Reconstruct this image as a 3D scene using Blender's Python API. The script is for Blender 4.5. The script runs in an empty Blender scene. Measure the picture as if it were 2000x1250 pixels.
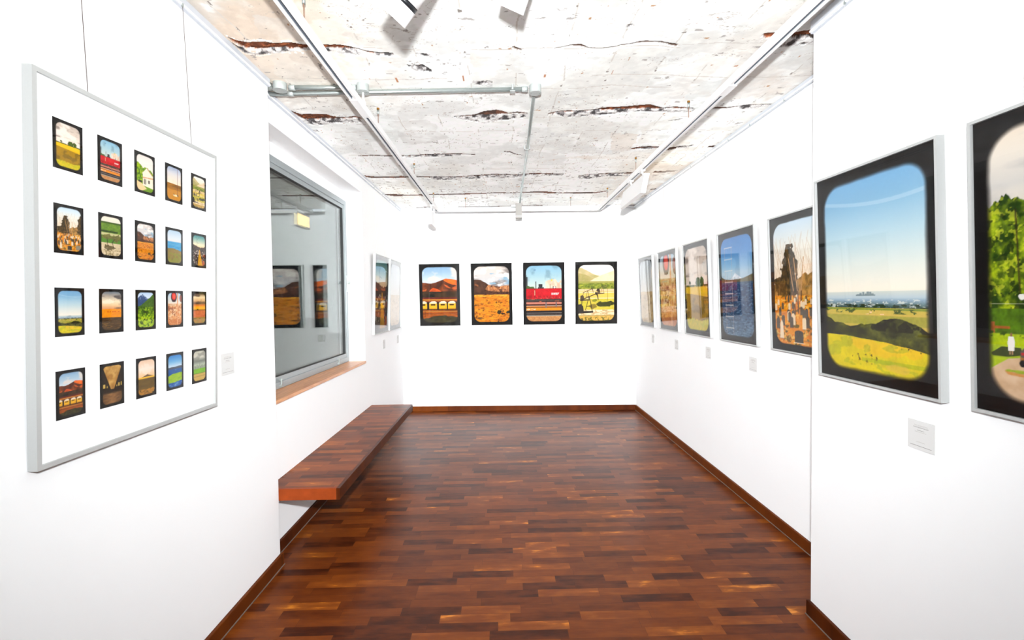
import bpy, bmesh, math, random
import numpy as np
from mathutils import Matrix, Vector

# ------------------------------------------------------------------ camera, world, lights, exposure
scene = bpy.context.scene
COL = scene.collection
scene.view_settings.view_transform = 'Standard'
scene.view_settings.look = 'None'
scene.view_settings.exposure = -0.3
scene.view_settings.gamma = 1.0
scene.view_settings.use_curve_mapping = False

CAM_H = 1.5
cam_data = bpy.data.cameras.new('camera')
cam = bpy.data.objects.new('camera', cam_data)
COL.objects.link(cam)
cam_data.sensor_fit = 'HORIZONTAL'
cam_data.sensor_width = 36.0
cam_data.lens = 36.0 * 905.0 / 2000.0
cam_data.shift_y = -14.0 / 2000.0
cam_data.clip_start = 0.02
right = Vector((0.999739778288, -0.018774057749, -0.012958027022))
down = Vector((-0.013473748130, -0.027608908455, -0.999527991747))
fwd = Vector((0.018407439267, 0.999442486054, -0.027854680943))
m = Matrix.Identity(4)
for i in range(3):
    m[i][0] = right[i]; m[i][1] = -down[i]; m[i][2] = -fwd[i]
m[0][3], m[1][3], m[2][3] = 0.0, 0.0, CAM_H
cam.matrix_world = m
scene.camera = cam

world = bpy.data.worlds.new('night_outside')
scene.world = world
world.use_nodes = True
world.node_tree.nodes['Background'].inputs[0].default_value = (0.5, 0.6, 0.8, 1)
world.node_tree.nodes['Background'].inputs[1].default_value = 0.01

def falloff_light(name, kind, loc, energy, mode, size=0.05, color=(1, 1, 1), rot=None, size_y=None):
    ld = bpy.data.lights.new(name, kind)
    ld.color = color
    ld.energy = 1.0
    if kind == 'AREA':
        ld.shape = 'RECTANGLE'; ld.size = size; ld.size_y = size_y or size
    else:
        ld.shadow_soft_size = size
    ld.use_nodes = True
    nt = ld.node_tree
    em = nt.nodes.get('Emission')
    fo = nt.nodes.new('ShaderNodeLightFalloff'); fo.inputs['Strength'].default_value = energy
    f2 = nt.nodes.new('ShaderNodeLightFalloff'); f2.inputs['Strength'].default_value = mode
    ad = nt.nodes.new('ShaderNodeMath'); ad.operation = 'ADD'
    nt.links.new(fo.outputs['Constant'], ad.inputs[0]); nt.links.new(f2.outputs['Linear'], ad.inputs[1])
    nt.links.new(ad.outputs[0], em.inputs['Strength'])
    o = bpy.data.objects.new(name, ld)
    o.location = loc
    if rot: o.rotation_euler = rot
    COL.objects.link(o)
    return o

# the flash on top of the camera (a little above the lens) and an added soft fill panel, no real lamp, behind the camera
flash = falloff_light('camera_flash', 'SPOT', (0.0, -0.03, 1.76), 84.0, 70.0, size=0.035, color=(0.965, 0.985, 1.0), rot=(math.radians(94), 0, 0))
flash.data.spot_size = math.radians(150)
flash.data.spot_blend = 1.0
fill = bpy.data.lights.new('fill_light', 'AREA')
fill.shape = 'RECTANGLE'; fill.size = 2.4; fill.size_y = 1.9; fill.energy = 8.0; fill.color = (0.95, 0.98, 1.0)
fill_o = bpy.data.objects.new('fill_light', fill)
fill_o.location = (0.05, -1.6, 2.70)
COL.objects.link(fill_o)

# ------------------------------------------------------------------ helpers
def s2l(c):
    return tuple(((x / 255.0) / 12.92 if x / 255.0 <= 0.04045 else ((x / 255.0 + 0.055) / 1.055) ** 2.4) for x in c)

def tag(o, label=None, cat=None, group=None, kind=None):
    if label: o['label'] = label
    if cat: o['category'] = cat
    if group: o['group'] = group
    if kind: o['kind'] = kind
    return o

def empty(name, loc=(0, 0, 0), rot=(0, 0, 0)):
    o = bpy.data.objects.new(name, None)
    o.empty_display_size = 0.05
    o.location = loc; o.rotation_euler = rot
    COL.objects.link(o)
    return o

class MB:
    def __init__(self): self.v = []; self.f = []
    def add(self, verts, faces):
        b = len(self.v)
        self.v += [tuple(p) for p in verts]
        self.f += [tuple(i + b for i in q) for q in faces]
        return self
    def box(self, x0, x1, y0, y1, z0, z1):
        if x0 > x1: x0, x1 = x1, x0
        if y0 > y1: y0, y1 = y1, y0
        if z0 > z1: z0, z1 = z1, z0
        return self.add([(x0, y0, z0), (x1, y0, z0), (x1, y1, z0), (x0, y1, z0), (x0, y0, z1), (x1, y0, z1), (x1, y1, z1), (x0, y1, z1)],
                        [(0, 3, 2, 1), (4, 5, 6, 7), (0, 1, 5, 4), (1, 2, 6, 5), (2, 3, 7, 6), (3, 0, 4, 7)])
    def prism(self, poly, z0, z1):
        """poly: counter-clockwise (x, y) list"""
        n = len(poly)
        vs = [(x, y, z0) for x, y in poly] + [(x, y, z1) for x, y in poly]
        fs = [tuple(reversed(range(n))), tuple(range(n, 2 * n))] + [(i, (i + 1) % n, n + (i + 1) % n, n + i) for i in range(n)]
        return self.add(vs, fs)
    def tube(self, pts, r, seg=12, caps=True):
        pts = [Vector(p) for p in pts]
        rs = r if isinstance(r, (list, tuple)) else [r] * len(pts)
        rings = []
        prev = None
        for i, p in enumerate(pts):
            if i == 0: d = pts[1] - pts[0]
            elif i == len(pts) - 1: d = pts[-1] - pts[-2]
            else: d = (pts[i + 1] - pts[i]).normalized() + (pts[i] - pts[i - 1]).normalized()
            d.normalize()
            if prev is None:
                a = Vector((0, 0, 1)) if abs(d.z) < 0.9 else Vector((1, 0, 0))
            else: a = prev
            u = (a - d * a.dot(d)).normalized(); prev = u
            w = d.cross(u)
            rings.append([p + (u * math.cos(2 * math.pi * k / seg) + w * math.sin(2 * math.pi * k / seg)) * rs[i] for k in range(seg)])
        b = len(self.v)
        for rg in rings: self.v += [tuple(q) for q in rg]
        for i in range(len(rings) - 1):
            for k in range(seg):
                k2 = (k + 1) % seg
                self.f.append((b + i * seg + k, b + i * seg + k2, b + (i + 1) * seg + k2, b + (i + 1) * seg + k))
        if caps:
            self.f.append(tuple(b + k for k in reversed(range(seg))))
            self.f.append(tuple(b + (len(rings) - 1) * seg + k for k in range(seg)))
        return self
    def build(self, name, mat, parent=None, smooth=False, bevel=0.0):
        me = bpy.data.meshes.new(name)
        me.from_pydata(self.v, [], self.f)
        me.update()
        if smooth:
            for p in me.polygons: p.use_smooth = len(p.vertices) == 4
        if mat: me.materials.append(mat)
        o = bpy.data.objects.new(name, me)
        COL.objects.link(o)
        if parent: o.parent = parent
        if bevel:
            bv = o.modifiers.new('bevel', 'BEVEL'); bv.width = bevel; bv.segments = 2; bv.limit_method = 'ANGLE'
        return o

def mat_new(name):
    mt = bpy.data.materials.new(name); mt.use_nodes = True
    nt = mt.node_tree
    return mt, nt, nt.nodes['Principled BSDF']

def N(nt, t, **kw):
    n = nt.nodes.new(t)
    for k, v in kw.items():
        if k.startswith('i_'):
            n.inputs[k[2:].replace('_', ' ')].default_value = v
        else: setattr(n, k, v)
    return n

def L(nt, a, b): nt.links.new(a, b)

def mathn(nt, op, a, b=None, c=None):
    n = nt.nodes.new('ShaderNodeMath'); n.operation = op
    for i, x in enumerate((a, b, c)):
        if x is None: continue
        if isinstance(x, (int, float)): n.inputs[i].default_value = x
        else: nt.links.new(x, n.inputs[i])
    return n.outputs[0]

def simple(name, col, rough=0.5, metal=0.0, noise=0.0, scale=30.0, bump=0.0, spec=0.5):
    mt, nt, bs = mat_new(name)
    bs.inputs['Roughness'].default_value = rough
    bs.inputs['Metallic'].default_value = metal
    bs.inputs['Specular IOR Level'].default_value = spec
    c = s2l(col)
    tc = N(nt, 'ShaderNodeTexCoord')
    nz = N(nt, 'ShaderNodeTexNoise'); nz.inputs['Scale'].default_value = scale; nz.inputs['Detail'].default_value = 4
    L(nt, tc.outputs['Object'], nz.inputs['Vector'])
    mx = N(nt, 'ShaderNodeMixRGB')
    mx.inputs[1].default_value = (*[x * (1 - noise) for x in c], 1)
    mx.inputs[2].default_value = (*[min(1, x * (1 + noise)) for x in c], 1)
    L(nt, nz.outputs['Fac'], mx.inputs[0])
    L(nt, mx.outputs[0], bs.inputs['Base Color'])
    if bump:
        bp = N(nt, 'ShaderNodeBump'); bp.inputs['Strength'].default_value = bump; bp.inputs['Distance'].default_value = 0.002
        L(nt, nz.outputs['Fac'], bp.inputs['Height']); L(nt, bp.outputs[0], bs.inputs['Normal'])
    return mt

def parquet(name, along_x=True, width=0.0585, length=0.31, dark=1.0, rough=0.28, spec=0.5, coat=0.25, offset=0.0):
    """strips of red-brown hardwood, every strip its own tone"""
    mt, nt, bs = mat_new(name)
    geo = N(nt, 'ShaderNodeNewGeometry')
    sep = N(nt, 'ShaderNodeSeparateXYZ'); L(nt, geo.outputs['Position'], sep.inputs[0])
    U, V = (sep.outputs[0], sep.outputs[1]) if along_x else (sep.outputs[1], sep.outputs[0])
    v = mathn(nt, 'DIVIDE', mathn(nt, 'ADD', V, 40.0 + offset), width)
    row = mathn(nt, 'FLOOR', v)
    vf = mathn(nt, 'FRACT', v)
    wr = N(nt, 'ShaderNodeTexWhiteNoise', noise_dimensions='1D'); L(nt, row, wr.inputs['W'])
    lenr = mathn(nt, 'MULTIPLY', mathn(nt, 'ADD', mathn(nt, 'MULTIPLY', wr.outputs['Value'], 0.35), 0.82), length)
    wr2 = N(nt, 'ShaderNodeTexWhiteNoise', noise_dimensions='1D'); L(nt, mathn(nt, 'ADD', row, 7.37), wr2.inputs['W'])
    u = mathn(nt, 'ADD', mathn(nt, 'DIVIDE', mathn(nt, 'ADD', U, 40.0), lenr), mathn(nt, 'MULTIPLY', wr2.outputs['Value'], 5.0))
    col = mathn(nt, 'FLOOR', u)
    uf = mathn(nt, 'FRACT', u)
    cmb = N(nt, 'ShaderNodeCombineXYZ'); L(nt, row, cmb.inputs[0]); L(nt, col, cmb.inputs[1])
    wn = N(nt, 'ShaderNodeTexWhiteNoise', noise_dimensions='3D'); L(nt, cmb.outputs[0], wn.inputs['Vector'])
    # grain: stretched noise with an own offset per strip
    gv = N(nt, 'ShaderNodeCombineXYZ')
    L(nt, mathn(nt, 'MULTIPLY', U, 4.0), gv.inputs[0])
    L(nt, mathn(nt, 'MULTIPLY', V, 60.0), gv.inputs[1])
    L(nt, mathn(nt, 'MULTIPLY', wn.outputs['Value'], 37.0), gv.inputs[2])
    gr = N(nt, 'ShaderNodeTexNoise'); gr.inputs['Scale'].default_value = 1.0; gr.inputs['Detail'].default_value = 7; gr.inputs['Roughness'].default_value = 0.65; gr.inputs['Distortion'].default_value = 0.6
    L(nt, gv.outputs[0], gr.inputs['Vector'])
    gv2 = N(nt, 'ShaderNodeCombineXYZ')
    L(nt, mathn(nt, 'MULTIPLY', U, 9.0), gv2.inputs[0]); L(nt, mathn(nt, 'MULTIPLY', V, 25.0), gv2.inputs[1]); L(nt, mathn(nt, 'MULTIPLY', wn.outputs['Value'], 91.0), gv2.inputs[2])
    gr2 = N(nt, 'ShaderNodeTexNoise'); gr2.inputs['Scale'].default_value = 1.0; gr2.inputs['Detail'].default_value = 3
    L(nt, gv2.outputs[0], gr2.inputs['Vector'])
    ramp = N(nt, 'ShaderNodeValToRGB')
    el = ramp.color_ramp.elements
    stops = [(0.0, (50, 18, 5)), (0.18, (72, 30, 8)), (0.45, (90, 41, 11)), (0.72, (104, 50, 13)), (0.9, (122, 64, 17)), (0.975, (164, 96, 26)), (1.0, (190, 118, 40))]
    el[0].position = 0; el[1].position = 1
    el[0].color = (*[x * dark for x in s2l(stops[0][1])], 1); el[1].color = (*[x * dark for x in s2l(stops[-1][1])], 1)
    for p, c in stops[1:-1]:
        e = el.new(p); e.color = (*[x * dark for x in s2l(c)], 1)
    tone = mathn(nt, 'ADD', mathn(nt, 'MULTIPLY', wn.outputs['Value'], 0.80), mathn(nt, 'MULTIPLY', mathn(nt, 'SUBTRACT', gr2.outputs['Fac'], 0.5), 0.75))
    tone = mathn(nt, 'ADD', tone, mathn(nt, 'MULTIPLY', mathn(nt, 'SUBTRACT', gr.outputs['Fac'], 0.5), 0.55))
    tone = mathn(nt, 'ADD', tone, 0.04)
    L(nt, tone, ramp.inputs[0])
    # thin dark joints between strips
    e1 = mathn(nt, 'LESS_THAN', vf, 0.018)
    e2 = mathn(nt, 'LESS_THAN', uf, 0.005)
    j = mathn(nt, 'MULTIPLY', mathn(nt, 'MAXIMUM', e1, e2), 0.45)
    mx = N(nt, 'ShaderNodeMixRGB'); mx.inputs[2].default_value = (0.012, 0.005, 0.003, 1)
    L(nt, j, mx.inputs[0]); L(nt, ramp.outputs[0], mx.inputs[1])
    L(nt, mx.outputs[0], bs.inputs['Base Color'])
    # wear: the sheen varies in large soft patches
    wz = N(nt, 'ShaderNodeTexNoise'); wz.inputs['Scale'].default_value = 1.6; wz.inputs['Detail'].default_value = 5
    L(nt, geo.outputs['Position'], wz.inputs['Vector'])
    rr = mathn(nt, 'ADD', mathn(nt, 'MULTIPLY', wz.outputs['Fac'], 0.16), rough - 0.06)
    L(nt, mathn(nt, 'ADD', rr, mathn(nt, 'MULTIPLY', gr.outputs['Fac'], 0.05)), bs.inputs['Roughness'])
    bs.inputs['Specular IOR Level'].default_value = spec
    bs.inputs['Coat Weight'].default_value = coat
    bs.inputs['Coat Roughness'].default_value = 0.22
    bp = N(nt, 'ShaderNodeBump'); bp.inputs['Strength'].default_value = 0.12; bp.inputs['Distance'].default_value = 0.001
    L(nt, gr.outputs['Fac'], bp.inputs['Height']); L(nt, bp.outputs[0], bs.inputs['Normal'])
    return mt

def glass_mat(name, ior=1.45, tint=(1, 1, 1), gain=1.0, power=1.0):
    mt = bpy.data.materials.new(name); mt.use_nodes = True
    nt = mt.node_tree
    nt.nodes.remove(nt.nodes['Principled BSDF'])
    out = nt.nodes['Material Output']
    geo = N(nt, 'ShaderNodeNewGeometry')
    # Fresnel from the outside index on both sides of the thin sheet
    dt = N(nt, 'ShaderNodeVectorMath', operation='DOT_PRODUCT'); L(nt, geo.outputs['Normal'], dt.inputs[0]); L(nt, geo.outputs['Incoming'], dt.inputs[1])
    c = mathn(nt, 'ABSOLUTE', dt.outputs['Value'])
    f0 = ((ior - 1) / (ior + 1)) ** 2
    sch = mathn(nt, 'ADD', mathn(nt, 'MULTIPLY', mathn(nt, 'POWER', mathn(nt, 'SUBTRACT', 1.0, c), 5.0 * power), 1 - f0), f0)
    fac = mathn(nt, 'MULTIPLY', sch, gain); nt.nodes[-1].use_clamp = True
    tr = N(nt, 'ShaderNodeBsdfTransparent'); tr.inputs[0].default_value = (*tint, 1)
    gl = N(nt, 'ShaderNodeBsdfGlossy'); gl.inputs['Roughness'].default_value = 0.0; gl.inputs[0].default_value = (1, 1, 1, 1)
    mx = N(nt, 'ShaderNodeMixShader')
    L(nt, fac, mx.inputs[0]); L(nt, tr.outputs[0], mx.inputs[1]); L(nt, gl.outputs[0], mx.inputs[2]); L(nt, mx.outputs[0], out.inputs[0])
    return mt

def emit_mat(name, col, strength):
    mt = bpy.data.materials.new(name); mt.use_nodes = True
    nt = mt.node_tree
    nt.nodes.remove(nt.nodes['Principled BSDF'])
    e = N(nt, 'ShaderNodeEmission'); e.inputs[0].default_value = (*s2l(col), 1); e.inputs[1].default_value = strength
    L(nt, e.outputs[0], nt.nodes['Material Output'].inputs[0])
    return mt

M_wall = simple('white_wall_paint', (233, 234, 235), rough=0.75, noise=0.012, scale=3.0, bump=0.05, spec=0.2)
M_wall_dark = simple('dark_grey_rear_wall', (70, 70, 72), rough=0.8, noise=0.03)
M_rail = simple('painted_rail', (192, 196, 203), rough=0.5, noise=0.01, spec=0.3)
M_alu = simple('brushed_aluminium_frame', (180, 182, 181), rough=0.42, metal=0.2, noise=0.03, scale=200, spec=0.5)
M_white = simple('white_powder_coat', (240, 240, 240), rough=0.4, noise=0.01)
M_track_in = simple('grey_track_channel', (120, 128, 138), rough=0.5, noise=0.05)
M_track_dark = simple('dark_track_slot', (50, 54, 60), rough=0.5, noise=0.05)
M_steel = simple('galvanised_steel', (168, 176, 174), rough=0.38, metal=0.75, noise=0.12, scale=60)
M_galv_flat = simple('zinc_plate', (176, 182, 180), rough=0.5, metal=0.3, noise=0.1, scale=50)
M_brass = simple('brass_anchor', (150, 105, 40), rough=0.4, metal=0.8, noise=0.1)
M_rod = simple('rusty_rod', (140, 105, 85), rough=0.6, metal=0.3, noise=0.2)
M_skirt = parquet('stained_wood_skirting', along_x=False, width=0.3, length=3.0, dark=0.8, rough=0.4, coat=0.0, spec=0.08)
M_skirt_back = parquet('red_stained_wood_skirting', along_x=True, width=0.3, length=1.3, dark=.85, rough=0.45, coat=0.0, spec=0.08, offset=0.13)
M_caulk = simple('grey_sealant', (105, 92, 84), rough=0.6, noise=0.1)
M_floor = parquet('hardwood_strip_floor', rough=0.30, coat=0.0, spec=0.13)
M_bench = parquet('hardwood_bench_top', dark=1.5, rough=0.25, coat=0.0, spec=0.1, offset=0.02)
M_bench_side = parquet('hardwood_bench_edge', along_x=False, width=0.5, length=2.6, dark=1.0, rough=0.3, coat=0, spec=.1, offset=0.17)
M_winframe = simple('grey_aluminium_window', (146, 153, 155), rough=0.4, metal=0.25, noise=0.05, scale=40)
M_gasket = simple('black_rubber_gasket', (16, 18, 18), rough=0.6, noise=0.05)
M_mat = simple('white_mount_board', (234, 235, 236), rough=0.8, noise=0.005, spec=0.1)
M_back = simple('brown_backing_board', (120, 100, 80), rough=0.8, noise=0.05)
M_wire = simple('steel_hanging_wire', (96, 84, 82), rough=0.5, metal=0.3, noise=0.05)
M_nylon = simple('clear_nylon_line', (196, 194, 192), rough=0.5, noise=0.02)
M_bench_end = simple('orange_red_wood_end', (130, 55, 20), rough=0.4, noise=0.35, scale=14, spec=0.1)
M_card = simple('card_stock', (204, 204, 203), rough=0.8, noise=0.01, spec=0.1)
M_ink = simple('grey_ink', (120, 116, 114), rough=0.8, noise=0.02, spec=0.1)
M_ink_light = simple('pale_grey_ink', (178, 174, 170), rough=0.8, noise=0.02, spec=0.1)
M_lampgrey = simple('grey_lamp_housing', (132, 129, 124), rough=0.5, noise=0.02)
M_black = simple('black_plastic', (28, 30, 34), rough=0.35, noise=0.05)
M_warm = emit_mat('warm_lamp_face', (255, 226, 170), 5.0)
M_glass_pic = glass_mat('picture_glass', ior=1.22, gain=1.15, power=1.05)
M_glass_win = glass_mat('window_glass', ior=1.5, tint=(0.93, 0.96, 0.95), gain=1.15)

def sill_mat():
    mt, nt, bs = mat_new('oak_sill')
    tc = N(nt, 'ShaderNodeTexCoord'); mp = N(nt, 'ShaderNodeMapping'); mp.inputs['Scale'].default_value = (30, 2.5, 30)
    L(nt, tc.outputs['Object'], mp.inputs[0])
    nz = N(nt, 'ShaderNodeTexNoise'); nz.inputs['Scale'].default_value = 2.0; nz.inputs['Detail'].default_value = 6; nz.inputs['Distortion'].default_value = 0.8
    L(nt, mp.outputs[0], nz.inputs['Vector'])
    rp = N(nt, 'ShaderNodeValToRGB'); rp.color_ramp.elements[0].position = 0.3; rp.color_ramp.elements[1].position = 0.7
    rp.color_ramp.elements[0].color = (*s2l((168, 108, 66)), 1); rp.color_ramp.elements[1].color = (*s2l((206, 148, 98)), 1)
    L(nt, nz.outputs['Fac'], rp.inputs[0]); L(nt, rp.outputs[0], bs.inputs['Base Color'])
    bs.inputs['Roughness'].default_value = 0.35
    return mt
M_sill = sill_mat()

def attr_mat(name, rough=0.5, spec=0.3, bump=0.0):
    mt, nt, bs = mat_new(name)
    a = N(nt, 'ShaderNodeAttribute'); a.attribute_name = 'tone'
    if bump:
        tc = N(nt, 'ShaderNodeTexCoord')
        nz = N(nt, 'ShaderNodeTexNoise'); nz.inputs['Scale'].default_value = 45; nz.inputs['Detail'].default_value = 8; nz.inputs['Roughness'].default_value = 0.7
        L(nt, tc.outputs['Object'], nz.inputs['Vector'])
        mx = N(nt, 'ShaderNodeMixRGB', blend_type='MULTIPLY'); mx.inputs[0].default_value = 1.0
        rp = N(nt, 'ShaderNodeValToRGB'); rp.color_ramp.elements[0].position = 0.2; rp.color_ramp.elements[1].position = 0.40
        rp.color_ramp.elements[0].color = (0.86, 0.84, 0.82, 1); rp.color_ramp.elements[1].color = (1, 1, 1, 1)
        L(nt, nz.outputs['Fac'], rp.inputs[0])
        L(nt, a.outputs['Color'], mx.inputs[1]); L(nt, rp.outputs[0], mx.inputs[2]); L(nt, mx.outputs[0], bs.inputs['Base Color'])
        bp = N(nt, 'ShaderNodeBump'); bp.inputs['Strength'].default_value = bump; bp.inputs['Distance'].default_value = 0.003
        L(nt, nz.outputs['Fac'], bp.inputs['Height']); L(nt, bp.outputs[0], bs.inputs['Normal'])
    else:
        L(nt, a.outputs['Color'], bs.inputs['Base Color'])
    bs.inputs['Roughness'].default_value = rough
    bs.inputs['Specular IOR Level'].default_value = spec
    return mt
M_print = attr_mat('photographic_print', rough=0.6, spec=0.1)
M_ceiling = attr_mat('crumbling_concrete', rough=0.9, spec=0.1, bump=0.35)

# value noise on arrays
def _hash(ix, iy, seed):
    h = (ix.astype(np.int64) * 374761393 + iy.astype(np.int64) * 668265263 + seed * 974634777) & 0xFFFFFFFF
    h = ((h ^ (h >> 13)) * 1274126177) & 0xFFFFFFFF
    h = h ^ (h >> 16)
    return (h & 0xFFFFFF) / float(0xFFFFFF)

def vnoise(x, y, seed=0):
    ix = np.floor(x); iy = np.floor(y); fx = x - ix; fy = y - iy
    fx = fx * fx * (3 - 2 * fx); fy = fy * fy * (3 - 2 * fy)
    a = _hash(ix, iy, seed); b = _hash(ix + 1, iy, seed); c = _hash(ix, iy + 1, seed); d = _hash(ix + 1, iy + 1, seed)
    return (a * (1 - fx) + b * fx) * (1 - fy) + (c * (1 - fx) + d * fx) * fy

def fbm(x, y, seed=0, octv=4, gain=0.5):
    s = 0; a = 1.0; t = 0
    for k in range(octv):
        s = s + a * vnoise(x * 2 ** k + 13.7 * k, y * 2 ** k + 7.1 * k, seed + k); t += a; a *= gain
    return s / t

def lin(a):
    a = np.clip(a, 0, 255) / 255.0
    return np.where(a <= 0.04045, a / 12.92, ((a + 0.055) / 1.055) ** 2.4)

def inpoly(X, Y, pts):
    r = np.zeros(X.shape, bool); n = len(pts); j = n - 1
    for i in range(n):
        xi, yi = pts[i]; xj, yj = pts[j]
        if yi != yj:
            c = ((yi > Y) != (yj > Y)) & (X < (xj - xi) * (Y - yi) / (yj - yi) + xi)
            r ^= c
        j = i
    return r

def grid_mesh(name, P, C, mat, parent=None, extra=None):
    """P: rows x cols x 3 vertex positions, C: rows x cols x 3 linear colours"""
    R_, K_ = P.shape[:2]
    idx = np.arange(R_ * K_).reshape(R_, K_)
    q = np.stack([idx[:-1, :-1], idx[:-1, 1:], idx[1:, 1:], idx[1:, :-1]], -1).reshape(-1, 4)
    me = bpy.data.meshes.new(name)
    nv = R_ * K_; nf = len(q)
    me.vertices.add(nv); me.loops.add(nf * 4); me.polygons.add(nf)
    me.vertices.foreach_set('co', P.reshape(-1).astype(np.float32))
    me.loops.foreach_set('vertex_index', q.reshape(-1).astype(np.int32))
    me.polygons.foreach_set('loop_start', (np.arange(nf) * 4).astype(np.int32))
    me.update(calc_edges=True)
    ca = me.color_attributes.new('tone', 'FLOAT_COLOR', 'POINT')
    c4 = np.ones((nv, 4), np.float32); c4[:, :3] = C.reshape(-1, 3)
    ca.data.foreach_set('color', c4.reshape(-1))
    me.materials.append(mat)
    o = bpy.data.objects.new(name, me); COL.objects.link(o)
    if parent: o.parent = parent
    return o
# ------------------------------------------------------------------ the photographs (painted as colour per point of each print)
class Pic:
    """a print with a black border and a rounded opening; the picture lives in x, y = 0..1 inside the opening, y downwards"""
    def __init__(s, w, h, bx=0.075, by=0.054, rad=0.155, soft=0.012, asp=1.5):
        s.w, s.h = w * 2, h * 2
        gx, gy = np.meshgrid((np.arange(s.w) + 0.5) / s.w, (np.arange(s.h) + 0.5) / s.h)
        s.gx, s.gy = gx, gy
        s.x = (gx - bx) / (1 - 2 * bx); s.y = (gy - by) / (1 - 2 * by)
        s.img = np.zeros((s.h, s.w, 3)) + 128.0
        # rounded opening, in units of print width
        dx = np.abs(gx - 0.5) - (0.5 - bx - rad); dy = (np.abs(gy - 0.5) - (0.5 - by)) * asp + rad
        d = np.hypot(np.maximum(dx, 0), np.maximum(dy, 0)) + np.minimum(np.maximum(dx, dy), 0) - rad
        d = d + (fbm(gx * 9, gy * 14, 5) - 0.5) * 0.008
        s.mask = np.clip(0.5 - d / soft, 0, 1)
    def n(s, fx, fy, seed=0, octv=4): return fbm(s.x * fx + 31, s.y * fy + 17, seed, octv)
    def grad(s, stops, m=None, t=None):
        t = s.y if t is None else t
        ys = [q[0] for q in stops]
        c = np.stack([np.interp(t, ys, [q[1][k] for q in stops]) for k in range(3)], -1)
        s.put(c, m)
    def put(s, c, m=None, a=1.0):
        c = np.asarray(c, float)
        if m is None: m = np.ones(s.x.shape)
        m = (m * a)[..., None].astype(float)
        s.img = s.img * (1 - m) + c * m
    def mix(s, c1, c2, t):
        t = np.clip(t, 0, 1)[..., None]
        return np.asarray(c1, float) * (1 - t) + np.asarray(c2, float) * t
    def below(s, pts, rough=0.0, f=12, seed=3):
        c = np.interp(s.x, [p[0] for p in pts], [p[1] for p in pts])
        if rough: c = c + (fbm(s.x * f + 5, s.x * 0 + seed, seed, 4) - 0.5) * rough
        return s.y > c
    def band(s, a, b): return (s.y > a) & (s.y < b)
    def rect(s, x0, y0, x1, y1): return (s.x > x0) & (s.x < x1) & (s.y > y0) & (s.y < y1)
    def ell(s, cx, cy, rx, ry): return ((s.x - cx) / rx) ** 2 + ((s.y - cy) / ry) ** 2 < 1
    def poly(s, pts): return inpoly(s.x, s.y, pts)
    def line(s, p0, p1, w):
        ax, ay = p0; bx_, by_ = p1
        k = 1.5
        dx, dy = bx_ - ax, (by_ - ay) * k
        t = np.clip(((s.x - ax) * dx + (s.y - ay) * k * dy) / (dx * dx + dy * dy + 1e-9), 0, 1)
        return np.hypot(s.x - ax - t * dx, (s.y - ay) * k - t * dy) < w
    def blob(s, cx, cy, rx, ry, seed, f=10, amp=0.7):
        return np.hypot((s.x - cx) / rx, (s.y - cy) / ry) < 1 + (fbm(s.x * f + seed, s.y * f * 1.5, seed, 4) - 0.5) * amp * 2
    def clouds(s, c, fx, fy, seed, lo=0.48, hi=0.7, m=None, a=0.9):
        t = np.clip((s.n(fx, fy, seed, 5) - lo) / (hi - lo), 0, 1)
        s.put(np.asarray(c, float), (t if m is None else t * m), a)
    def grain(s, amt, fx, fy, seed, m=None):
        g = (s.n(fx, fy, seed, 4) - 0.5) * 2 * amt
        g = g[..., None] if m is None else (g * m)[..., None]
        s.img = s.img * (1 + g)
    def done(s, exposure):
        # photographic grain and deeper contrast
        lum = s.img.mean(-1) / 255.0
        g = (fbm(s.x * 60, s.y * 90, 901, 3) - .5) * .8 * np.clip(.72 - lum, .0, .5) + (fbm(s.x * 14, s.y * 22, 902, 4) - .5) * .6 * np.clip(.62 - lum, .0, .5)
        s.img = 255.0 * (np.clip(s.img, 0, 255) / 255.0 * (1 + g)[..., None]).clip(0, 1) ** 1.12
        black = np.array([12., 9., 8.])
        im = lin(s.img * s.mask[..., None] + black * (1 - s.mask[..., None]))
        im = im.reshape(s.h // 2, 2, s.w // 2, 2, 3).mean((1, 3))
        return np.clip(im * exposure, 0, 0.86)

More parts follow.
